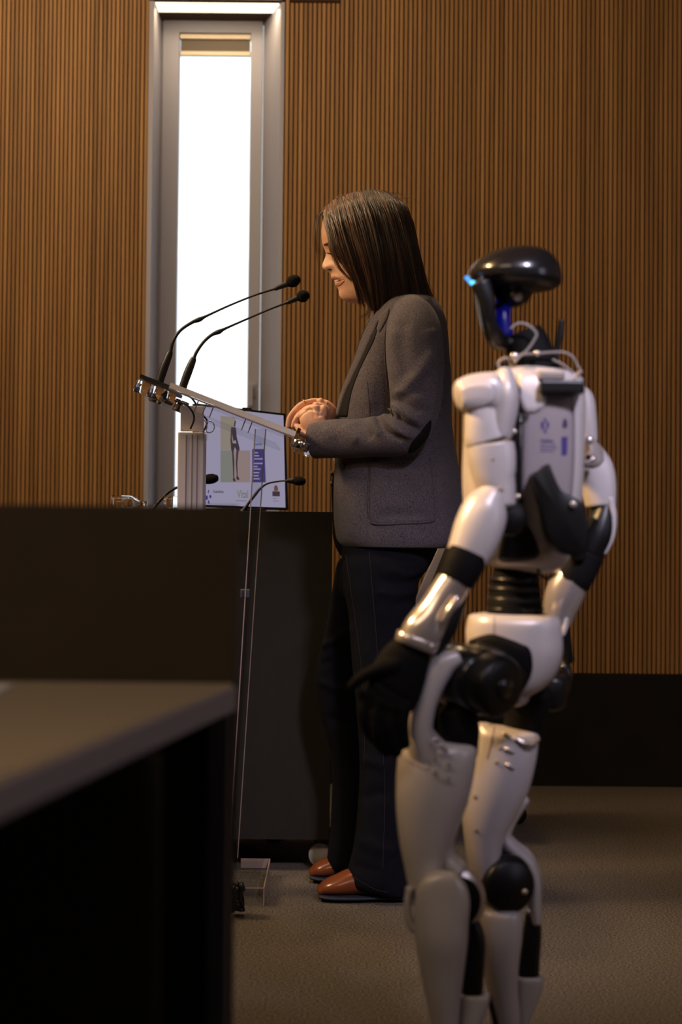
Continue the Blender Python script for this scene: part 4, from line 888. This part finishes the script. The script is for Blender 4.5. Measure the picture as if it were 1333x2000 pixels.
PT('antenna_clip', [(1086, 700), (1090, 715), (1088, 728)], RY-.01, 5, 'rblack')
for nm, pts, r in (('neck_cable', [(998, 642), (1012, 632), (1030, 634), (1048, 650), (1044, 664), (1030, 684), (1012, 700), (1004, 712)], 2.6), ('neck_cable', [(1004, 697), (1025, 692), (1050, 690), (1080, 688), (1102, 688), (1118, 696), (1128, 712), (1136, 728)], 2.4),
                   ('neck_cable', [(980, 724), (974, 712), (980, 702), (992, 700), (998, 712), (994, 726)], 2.6), ('neck_cable', [(1080, 702), (1100, 712), (1120, 728)], 2.2)):
    PT(nm, pts, RY-.06, r, 'rgrey')
LA('cable_fitting', 1005, 697, RY-.065, (0, -1, 0), [(0, .5), (0, 8), (8, 8), (10, 5), (10, .4)], 'rsilver', rb, 18); LA('cable_fitting', 1050, 690, RY-.065, (0, -1, 0), [(0, .5), (0, 5), (6, 5), (6, .4)], 'rsilver', rb, 14)
L('neck_ring', [(978, 716, RY-.03, 15, 20), (980, 730, RY-.03, 18, 24)], 'rdark', rb)
# torso
to_ = S('torso', [(722, 985, 1088, RY, 70), (728, 960, 1120, RY, 92, 2.6), (745, 935, 1138, RY, 108, 2.8), (780, 918, 1142, RY, 116, 3), (850, 908, 1140, RY, 118, 3.2), (950, 905, 1136, RY, 116, 3.2), (1030, 914, 1128, RY, 108, 3), (1080, 932, 1114, RY, 92, 2.8), (1104, 955, 1102, RY, 76, 2.6), (1112, 975, 1088, RY, 60)], 'rwhite', rb, 72, 6, (.1, .15))
tv = bvh_of(to_)
def TP(name, poly, m, t=.004, par=to_, n=60): mb = MB(); patch(mb, tv, poly, t, 6, n, True, RY-.08); return mb.build(name, M[m], par)
TP('back_plate', [(1022, 752), (1060, 750), (1112, 752), (1120, 800), (1120, 900), (1112, 990), (1090, 1060), (1050, 1070), (1022, 1000), (1020, 880)], 'rback', .006)
TP('side_recess', [(1002, 742), (1010, 752), (1016, 800), (1018, 900), (1019, 1000), (1012, 1062), (1000, 1058), (1000, 900), (996, 790)], 'rdark', .0075)
TP('shoulder_plate', [(1012, 734), (1048, 732), (1062, 762), (1066, 790), (1050, 806), (1026, 808), (1014, 780)], 'rwhite', .012)
TP('lower_cover', [(985, 1030), (1015, 1010), (1045, 1040), (1052, 1085), (1010, 1095), (975, 1090)], 'rblack', .005)  # black patch painting the shade on the lower torso
for (x, y) in ((1005, 843), (1013, 970)): LA('bolt', x, y, RY-.105, (0, -1, 0), [(0, .5), (0, 5.5), (4, 5), (4, .4)], 'rsilver', to_, 14)
PT('strap', [(1018, 813), (1026, 814), (1034, 813)], RY-.103, 2.6, 'rdark', to_)
mb = MB(); mb.box((P(1056, 768, 2.83).x, 2.83, P(1056, 768, 2.83).z), (P(1143, 768, 2.83).x, 2.96, P(1100, 742, 2.83).z), .004); bx = mb.build('control_box', M['rblack'], rb, False)
mb = MB(); mb.box((P(1052, 742, 2.85).x, 2.845, P(1080, 742, 2.85).z), (P(1104, 742, 2.85).x, 2.94, P(1080, 724, 2.85).z), .004); mb.build('box_cover', M['rgrey'], bx, False)
PT('box_connector', [(1122, 742), (1130, 730), (1138, 726)], 2.86, 3, 'rgrey', bx)
# print on the back plate
tv2 = bvh_of(to_, [o for o in to_.children if o.name.startswith('back_plate')][0])
def on_back(x, y): h, nn = hit(tv2, x, y, RY-.1); return h+nn*.0006
def bprint(name, polys, m):
    mb = MB()
    for p in polys: q = [on_back(*a_) for a_ in p]; mb.add(q, [tuple(range(len(q)))])
    return mb.build(name, M[m], to_, False)
bprint('emblem_print', [[(1057, 824), (1063, 824), (1063, 838), (1057, 838)], [(1068, 822), (1073, 826), (1073, 834), (1068, 839)], [(1063, 816), (1068, 818), (1066, 826), (1063, 823)], [(1063, 840), (1066, 836), (1068, 845), (1064, 847)]], 'ink')
mb = MB(); text_px(mb, 'Osakidetza', (1056, 857, 1082, 864), on_back, True); mb.build('lettering_print', M['ink'], to_, False)
bprint('lettering_print', [[(1056, 868), (1086, 869), (1086, 871), (1056, 870)], [(1056, 874), (1088, 875), (1088, 877), (1056, 876)], [(1056, 880), (1082, 881), (1082, 883), (1056, 882)]], 'ink')
bprint('crest_print', [[(1099, 828), (1101, 819), (1105, 817), (1108, 822), (1109, 832), (1107, 836), (1099, 836)]], 'inkdark'); bprint('label_print', [[(1097, 853), (1109, 853), (1108, 889), (1097, 890)]], 'ink')
SL('back_bracket', [(1040, 932), (1058, 918), (1073, 905), (1082, 925), (1100, 960), (1140, 984), (1150, 1040), (1142, 1080), (1112, 1085), (1090, 1075), (1068, 1042), (1056, 985)], RY-.155, RY-.09, 'rblack', rb, 5)
LA('bracket_bolt', 1120, 985, RY-.157, (0, -1, 0), [(0, .5), (0, 8), (5, 7), (5, .4)], 'rsilver', rb, 16)
# near arm
LA('shoulder_axle', 984, 772, RY-.02, (0, 1, 0), [(-125, 1), (-125, 22), (185, 22), (185, 1)], 'rdark', rb, 30)
LA('hip_axle', 985, 1318, RY, (0, 1, 0), [(-110, 1), (-110, 34), (150, 34), (150, 1)], 'rdark', rb, 30)
sh = L('shoulder_cap', [(903, 773, NY, 33, 44, 3.2), (925, 769, NY, 38, 48, 3.2), (960, 767, NY, 40, 50, 3), (982, 767, NY, 36, 46)], 'rwhite', rb, 44, 6, (.5, .5))
mb = MB(); patch(mb, bvh_of(sh), [(898, 762), (912, 752), (940, 748), (964, 752), (966, 780), (950, 792), (920, 800), (902, 796)], .003, 6, 50, True, NY-.04); mb.build('shoulder_cover', M['rwhite'], sh)
mb = MB(); ribbon(mb, bvh_of(sh), [(898, 764), (900, 790), (912, 800), (950, 792), (966, 780), (966, 756)], 3.2, .001, 6, NY-.04); mb.build('shoulder_seam', M['rgrey'], sh)
L('shoulder_ball', [(985, 740, NY+.01, 20, 40), (988, 768, NY, 26, 48), (984, 800, NY, 28, 48), (978, 835, NY, 26, 42), (976, 852, NY, 24, 38)], 'rwhite', rb, 40, 6, (.6, .2))
L('upper_arm', [(945, 790, NY, 36, 42), (944, 822, NY, 37, 44, 2.4), (948, 850, NY, 42, 44, 2.6), (951, 862, NY, 42, 44, 2.6)], 'rwhite', rb, 44, 6, (.3, .05))
L('arm_seam', [(951, 857, NY, 39, 42), (952, 864, NY, 39, 42)], 'rdark', rb, 44, 2, (0, 0))
ua = L('lower_upper_arm', [(958, 868, NY, 46, 44, 2.6), (961, 895, NY, 47, 44, 2.6), (966, 930, NY, 42, 42, 2.5), (973, 955, NY, 35, 40), (975, 985, NY, 33, 38)], 'rwhite', rb, 44, 6, (.05, .3))
for (x, y) in ((963, 897), (979, 955)): LA('bolt', x, y, NY-.031, (0, -1, 0), [(0, .5), (0, 4.5), (2, 4), (2, .4)], 'rgrey', ua, 14)
LA('elbow_actuator', 990, 1010, NY+.01, (.3, -1, 0), [(-38, 1), (-38, 30), (-34, 36), (20, 36), (26, 30), (26, 1)], 'rblack', rb, 36)
L('forearm', [(962, 968, NY-.01, 30, 34), (950, 992, NY-.012, 44, 42), (938, 1025, NY-.015, 48, 43, 2.3), (925, 1060, NY-.018, 46, 41, 2.4), (912, 1088, NY-.02, 41, 38, 2.5)], 'rwhite', rb, 44, 6, (.7, .1))
L('arm_band', [(915, 1080, NY-.02, 40, 40, 2.6), (903, 1108, NY-.022, 40, 40, 2.8), (890, 1135, NY-.024, 36, 37, 2.6)], 'rdark', rb, 40, 6, (.15, .15))
wr_ = L('wrist', [(893, 1128, NY-.024, 33, 34), (872, 1160, NY-.026, 34, 34), (855, 1186, NY-.03, 33, 32), (842, 1206, NY-.032, 36, 34), (828, 1230, NY-.034, 40, 36, 2.6), (818, 1250, NY-.035, 39, 36, 2.8)], 'rsilver', rb, 44, 7, (.2, .2))
L('wrist_cuff', [(817, 1246, NY-.035, 43, 39, 3.2), (811, 1262, NY-.035, 42, 38, 3.2)], 'rsilver', wr_, 44, 4, (.15, .15))
L('wrist_rod', [(893, 1168, NY-.06, 6, 6), (878, 1192, NY-.065, 7, 7), (866, 1212, NY-.065, 6, 6)], 'rsilver', wr_, 16, 4)
L('wrist_actuator', [(898, 1150, NY, 16, 22), (890, 1180, NY-.005, 20, 24), (876, 1215, NY-.01, 22, 24), (862, 1245, NY-.014, 20, 22), (850, 1275, NY-.018, 14, 18)], 'rblack', rb, 30, 6)
# gloved hand: palm, four fingers, thumb in one skin
hm = MB()
limb(hm, [(812, 1262, NY-.035, 38, 26), (790, 1295, NY-.038, 50, 26, 2.3), (772, 1335, NY-.04, 56, 26, 2.4), (760, 1370, NY-.042, 54, 24, 2.3)], 32, 6, (.3, .5))
for pts in ([(716, 1358, -.05), (712, 1395, -.052), (722, 1428, -.048), (738, 1450, -.04)], [(738, 1375, -.056), (734, 1415, -.058), (742, 1448, -.052), (756, 1468, -.042)],
            [(764, 1382, -.056), (760, 1422, -.058), (766, 1452, -.052), (776, 1470, -.044)], [(790, 1376, -.05), (786, 1410, -.052), (788, 1438, -.048), (792, 1454, -.042)]):
    limb(hm, [(x, y, NY+dy, r, r) for (x, y, dy), r in zip(pts, (15, 14, 13, 11))], 18, 6, (.6, .8))
limb(hm, [(775, 1300, NY-.05, 18, 16), (740, 1308, NY-.058, 14, 14), (708, 1322, NY-.06, 12, 12), (686, 1340, NY-.058, 9, 10)], 18, 6, (.6, .8))
ho_ = hm.build('gloved_hand', M['glove'], rb); remesh(ho_, .0022, 3, .5)
displace(ho_, [([(700, 1345), (740, 1370), (790, 1390)], .003, 5), ([(735, 1330), (765, 1350), (800, 1372)], -.002, 5), ([(724, 1400), (726, 1440)], -.002, 4)])
# far arm
L('far_shoulder', [(1120, 770, FY, 20, 40), (1138, 780, FY, 22, 46), (1142, 820, FY, 24, 44), (1146, 860, FY, 22, 36)], 'rwhite', rb, 36, 6)
L('far_shoulder_joint', [(1136, 860, FY-.01, 20, 30), (1150, 885, FY-.01, 28, 34), (1162, 905, FY-.01, 24, 32)], 'rgrey', rb, 30, 5)
PT('shoulder_cable', [(1128, 858), (1116, 885), (1112, 915), (1118, 945), (1132, 962)], FY-.05, 4, 'rgrey'); PT('shoulder_cable', [(1136, 870), (1128, 895), (1130, 920), (1142, 935)], FY-.055, 3, 'gold')
L('shoulder_clamp', [(1120, 872, FY-.05, 7, 9), (1130, 868, FY-.05, 7, 9)], 'rgrey'); L('shoulder_clamp', [(1144, 905, FY-.055, 7, 9), (1160, 896, FY-.055, 7, 9)], 'rsilver'); LA('shoulder_bolt', 1150, 893, FY-.06, (0, -1, 0), [(0, .5), (0, 5), (4, 4), (4, .4)], 'rdark', rb, 14)
LA('shoulder_bolt', 1152, 860, FY-.05, (0, -1, 0), [(0, .5), (0, 9), (6, 8), (6, .4)], 'rsilver', rb, 16)
L('far_upper_arm', [(1154, 885, FY, 26, 34), (1164, 915, FY, 34, 38, 2.4), (1170, 950, FY, 34, 38, 2.4), (1174, 985, FY, 30, 36)], 'rwhite', rb, 36, 6, (.5, .3))
L('far_elbow', [(1185, 975, FY, 16, 26), (1178, 1010, FY-.005, 26, 34), (1168, 1045, FY-.01, 32, 36), (1152, 1080, FY-.012, 30, 34)], 'rblack', rb, 36, 6)
L('far_elbow_rim', [(1192, 975, FY-.02, 9, 12), (1198, 1010, FY-.02, 8, 12), (1194, 1050, FY-.02, 7, 12), (1180, 1080, FY-.02, 6, 12)], 'rwhite', rb, 16, 6)
L('far_arm_link', [(1100, 970, FY-.04, 10, 20), (1118, 1005, FY-.04, 16, 24), (1128, 1050, FY-.04, 18, 24), (1130, 1090, FY-.04, 14, 20)], 'rblack', rb, 30, 6)
L('far_arm_band', [(1145, 1082, FY-.01, 36, 38, 2.6), (1128, 1118, FY-.012, 36, 38, 2.8), (1118, 1138, FY-.012, 34, 36, 2.6)], 'rdark', rb, 36, 6, (.15, .15))
L('far_wrist', [(1118, 1130, FY-.012, 36, 36), (1104, 1160, FY-.012, 38, 36), (1094, 1190, FY-.01, 34, 34), (1090, 1215, FY-.01, 28, 30)], 'rsilver', rb, 36, 6)
L('far_hand', [(1108, 1205, FY, 10, 16), (1102, 1230, FY+.005, 12, 20), (1106, 1262, FY+.01, 12, 22), (1112, 1290, FY+.012, 10, 20)], 'glove', rb, 24, 6)
L('far_wrist_tip', [(1106, 1208, FY-.03, 5, 7), (1103, 1228, FY-.03, 6, 7), (1100, 1240, FY-.03, 4, 6)], 'rwhite', rb, 14, 4)
# waist
S('waist', [(1100, 968, 1050, RY, 56), (1125, 962, 1052, RY, 56), (1150, 958, 1056, RY, 60), (1185, 952, 1060, RY, 62), (1212, 950, 1062, RY, 62)], 'rdark', rb, 44, 4)
for y in (1128, 1146, 1166, 1186): S('waist_ring', [(y, 956-(y-1128)*.08, 1057+(y-1128)*.08, RY, 62), (y+7, 956-(y-1128)*.08, 1057+(y-1128)*.08, RY, 62)], 'rblack', rb, 44, 3, (.04, .04))
PT('waist_cable', [(1050, 1106), (1056, 1122), (1072, 1130), (1088, 1120)], RY-.05, 3, 'rblack')
# pelvis
pv = S('pelvis', [(1204, 917, 1090, RY, 84, 2.8), (1215, 914, 1095, RY, 90, 2.8), (1240, 911, 1098, RY, 92, 2.6), (1275, 915, 1098, RY, 92, 2.5), (1310, 925, 1088, RY, 86), (1338, 945, 1066, RY, 74), (1358, 975, 1035, RY, 56)], 'rwhite', rb, 60, 6, (.1, .4))
pvb = bvh_of(pv)
mb = MB(); patch(mb, pvb, [(918, 1256), (935, 1244), (960, 1238), (990, 1246), (1015, 1256), (1034, 1266), (1040, 1290), (1036, 1320), (1020, 1345), (990, 1350), (950, 1330), (928, 1300)], .006, 6, 60, True, RY-.06); mb.build('hip_recess', M['rdark'], pv)
LA('bolt', 1026, 1226, RY-.066, (.1, -1, 0), [(0, .5), (0, 5), (2, 4.4), (2, .4)], 'rdark', pv, 14)
mb = MB(); ribbon(mb, pvb, [(966, 1205), (966, 1220), (965, 1240)], 1.6, .0008, 6, RY-.07); mb.build('pelvis_seam', M['rgrey'], pv)
L('far_hip_cover', [(1100, 1300, FY, 12, 20), (1108, 1318, FY, 12, 22), (1100, 1345, FY, 14, 20)], 'rgloss', rb, 24, 5)
# hip actuator: big black drum
HA = Vector((.62, -.72, -.12)).normalized()
hp = LA('hip_drum', 918, 1325, NY+.02, HA, [(-70, 1), (-70, 52), (-62, 62), (-20, 64), (40, 64), (46, 60)], 'rgloss', rb, 56)
LA('hip_drum_cap', 918, 1325, NY+.02, HA, [(46, 61), (54, 61), (84, 60), (92, 54), (96, 44), (96, 1)], 'rblack', hp, 56)
LA('hip_hub', 918, 1325, NY+.02, HA, [(96, 1), (96, 22), (101, 20), (101, .5)], 'rgloss', hp, 30)
L('hip_link', [(940, 1270, RY-.04, 24, 40), (975, 1290, RY-.05, 34, 44), (1000, 1320, RY-.05, 30, 40)], 'rblack', rb, 36, 5)
L('hip_joint', [(892, 1392, NY+.02, 36, 36), (900, 1425, NY+.02, 38, 38), (904, 1455, NY+.02, 32, 34), (906, 1475, NY+.02, 28, 30)], 'rdark', rb, 36, 5)
L('hip_strap', [(893, 1284, NY-.01, 16, 30, 2.6), (864, 1300, NY-.012, 26, 34, 2.6), (842, 1340, NY-.012, 25, 36, 2.6), (828, 1385, NY-.01, 23, 38, 2.6), (821, 1430, NY-.002, 27, 44, 2.5), (832, 1470, NY+.01, 44, 50), (842, 1500, NY+.02, 60, 56)], 'rwhite', rb, 40, 7, (.4, .3))
# near leg
th = S('thigh', [(1452, 800, 928, NY+.02, 50), (1466, 782, 932, NY+.02, 58, 2.5), (1500, 776, 928, NY+.02, 62, 2.5), (1550, 774, 918, NY+.02, 62, 2.4), (1600, 776, 900, NY+.02, 58), (1650, 782, 880, NY+.02, 52), (1690, 790, 868, NY+.02, 46), (1730, 798, 872, NY+.02, 42), (1760, 808, 880, NY+.02, 38)], 'rwhite', rb, 52, 6, (.1, .3))
thb = bvh_of(th)
mb = MB(); ribbon(mb, thb, [(846, 1454), (840, 1490), (832, 1502), (780, 1478)], 2, .001, 8, NY); mb.build('thigh_seam', M['rgrey'], th)
for i, (x, y) in enumerate(((852, 1446), (862, 1458), (868, 1463))): L('thigh_clip', [(x-5, y-2, NY-.035, 4, 4), (x+6, y+4, NY-.035, 4.5, 4.5)], 'rsilver', th, 12, 3)
for (x, y) in ((851, 1482), (850, 1508), (878, 1494)): LA('bolt', x, y, NY-.032, (0.1, -1, 0), [(0, .5), (0, 4.5), (3, 4), (3, .4)], 'rgrey', th, 14)
L('thigh_clip', [(868, 1516, NY-.034, 2.5, 3), (880, 1522, NY-.034, 2.5, 3)], 'rsilver', th, 12, 3)
L('knee_arm', [(905, 1560, NY+.03, 12, 34), (882, 1610, NY+.03, 16, 36), (868, 1650, NY+.03, 18, 36), (872, 1680, NY+.03, 22, 36), (892, 1700, NY+.03, 22, 36)], 'rwhite', rb, 30, 6)
KA = Vector((.34, -.94, 0)).normalized()
kn = LA('knee_disc', 880, 1756, NY+.03, KA, [(-30, 1), (-30, 60), (-24, 66), (22, 66), (28, 61)], 'rsilver', rb, 56)
LA('knee_ring', 880, 1756, NY+.03, KA, [(28, 50), (34, 50), (36, 48), (36, 1)], 'rdark', kn, 56)
L('knee_hook', [(800, 1735, NY, 7, 18), (796, 1765, NY, 7, 20), (800, 1798, NY, 8, 20), (812, 1815, NY, 9, 18), (828, 1806, NY, 8, 14)], 'rwhite', rb, 20, 6)
S('shin', [(1702, 856, 876, NY-.022, 16), (1706, 842, 890, NY-.022, 22, 2.6), (1716, 828, 902, NY-.022, 26, 2.8), (1734, 816, 913, NY-.022, 28, 2.8), (1762, 811, 918, NY-.02, 32, 2.8), (1800, 809, 915, NY-.015, 42, 2.5), (1840, 812, 913, NY-.01, 48, 2.5), (1900, 822, 906, NY, 46, 2.5), (1950, 832, 900, NY+.005, 43), (2000, 842, 896, NY+.01, 40), (2060, 850, 888, NY+.01, 36), (2130, 852, 884, NY+.01, 32)], 'rwhite', rb, 48, 6, (.05, .2))
L('calf_actuator', [(926, 1805, NY+.03, 14, 24), (930, 1840, NY+.03, 19, 26, 2.8), (926, 1890, NY+.03, 21, 28, 2.8), (922, 1942, NY+.03, 22, 28, 2.8)], 'rblack', rb, 30, 5)
S('calf_bracket', [(1940, 897, 955, NY+.03, 32, 3), (1948, 894, 957, NY+.03, 34, 3), (1975, 896, 950, NY+.03, 32, 3), (2010, 890, 940, NY+.03, 30), (2060, 880, 925, NY+.03, 26)], 'rwhite', rb, 36, 5, (.05, .3))
PT('calf_rod', [(955, 1945), (966, 1985), (974, 2030), (976, 2100)], NY+.05, 6, 'rblack')
def foot(Y, x, name='foot'):
    zf = 0.0; c_ = P(x, 2100, Y); mb = MB(); a_ = [(c_.x-.11, .018, .012, .034), (c_.x-.08, .022, .020, .042), (c_.x-.03, .032, .030, .042), (c_.x+.03, .044, .042, .038), (c_.x+.07, .028, .026, .036), (c_.x+.085, .02, .016, .028)]; rings = []
    for x_, zc_, rz, ry in a_: rings.append([Vector((x_, Y+ry*math.cos(t_), max(zc_+rz*math.sin(t_), .0))) for t_ in np.linspace(0, 2*math.pi, 24, endpoint=False)])
    mb.rings(rings); o = mb.build(name, M['rblack'], rb)
    mb = MB(); tube(mb, [(c_.x+.005, Y, .06), (c_.x+.008, Y, P(x, 2100, Y).z+.02)], .026, 18, 1); mb.build('ankle', M['rdark'], o); return o
foot(NY+.01, 870)
# far leg
L('far_hip_joint', [(1040, 1350, FY-.06, 40, 44), (1030, 1385, FY-.05, 42, 42), (1020, 1415, FY-.04, 36, 40), (1016, 1440, FY-.03, 30, 34)], 'rdark', rb, 36, 5)
L('far_hip_drum', [(1080, 1330, FY, 34, 44), (1075, 1370, FY, 32, 42)], 'rblack', rb, 32, 4)
ft = S('far_thigh', [(1415, 925, 960, FY-.06, 34), (1430, 922, 1044, FY-.06, 56, 2.4), (1452, 918, 1051, FY-.06, 58, 2.4), (1500, 912, 1044, FY-.06, 60, 2.4), (1550, 906, 1030, FY-.06, 58), (1600, 904, 1004, FY-.06, 52), (1640, 908, 984, FY-.06, 46), (1680, 914, 980, FY-.06, 42), (1720, 925, 985, FY-.06, 38)], 'rwhite', rb, 52, 6, (.1, .3))
ftb = bvh_of(ft)
L('thigh_rim', [(1008, 1442, FY-.10, 6, 14), (1030, 1452, FY-.10, 7, 16), (1046, 1446, FY-.09, 6, 14)], 'rsilver', ft, 18, 5)
mb = MB(); ribbon(mb, ftb, [(966, 1420), (960, 1450), (952, 1482)], 2, .001, 8, FY-.1); mb.build('thigh_seam', M['rgrey'], ft)
for (x, y) in ((978, 1461), (971, 1489), (929, 1556), (931, 1622)):
    h, nn = hit(ftb, x, y, FY-.1); mb = MB(); lathe(mb, h, nn, [(0, .0004), (0, .0032), (.002, .0028), (.002, .0003)], 14); mb.build('bolt', M['rgrey'], ft)
for (x, y) in ((995, 1466), (996, 1496), (990, 1437)):
    h, nn = hit(ftb, x, y, FY-.1); mb = MB(); d_ = (P(x+8, y+5, h.y)-P(x-8, y-5, h.y))*.5; tube(mb, [h-d_, h+nn*.002, h+d_], .0028, 8, 2); mb.build('thigh_clip', M['rsilver'], ft)
L('far_knee_arm', [(1024, 1560, FY-.04, 12, 34), (996, 1600, FY-.04, 14, 36), (985, 1632, FY-.04, 15, 36), (1000, 1656, FY-.04, 18, 36), (1026, 1678, FY-.04, 18, 36), (1042, 1710, FY-.04, 15, 34), (1044, 1760, FY-.04, 14, 32), (1048, 1800, FY-.04, 10, 26)], 'rwhite', rb, 30, 6)
fk_ = LA('far_knee_drum', 985, 1722, FY-.06, KA, [(-30, 1), (-30, 50), (-24, 56), (20, 56), (26, 52)], 'rgloss', rb, 48)
LA('far_knee_cap', 980, 1724, FY-.06, KA, [(26, 53), (40, 52), (46, 46), (46, 1)], 'rblack', fk_, 48)
LA('bolt', 1026, 1742, FY-.1, (0, -1, 0), [(0, .5), (0, 6), (3, 5), (3, .4)], 'rsilver', rb, 14); LA('bolt', 1032, 1780, FY-.09, (0, -1, 0), [(0, .5), (0, 5), (3, 4), (3, .4)], 'rsilver', rb, 14)
S('far_shin', [(1775, 945, 1012, FY-.07, 34), (1786, 940, 1020, FY-.07, 42, 2.6), (1830, 938, 1020, FY-.07, 46, 2.6), (1880, 944, 1014, FY-.065, 46, 2.5), (1930, 950, 1012, FY-.06, 44), (1990, 958, 1016, FY-.055, 42), (2060, 968, 1010, FY-.055, 34)], 'rwhite', rb, 44, 6, (.1, .2))
L('far_calf_actuator', [(1042, 1782, FY-.03, 14, 24), (1040, 1820, FY-.03, 18, 26, 2.8), (1034, 1870, FY-.03, 21, 28, 2.8), (1030, 1912, FY-.03, 23, 28, 2.8)], 'rblack', rb, 30, 5)
S('far_calf_bracket', [(1904, 1006, 1061, FY-.03, 32, 3), (1912, 1004, 1062, FY-.03, 34, 3), (1940, 1008, 1056, FY-.03, 30, 3), (1990, 1006, 1036, FY-.03, 26), (2050, 1000, 1024, FY-.03, 22)], 'rwhite', rb, 36, 5, (.05, .3))
foot(FY-.05, 1010)
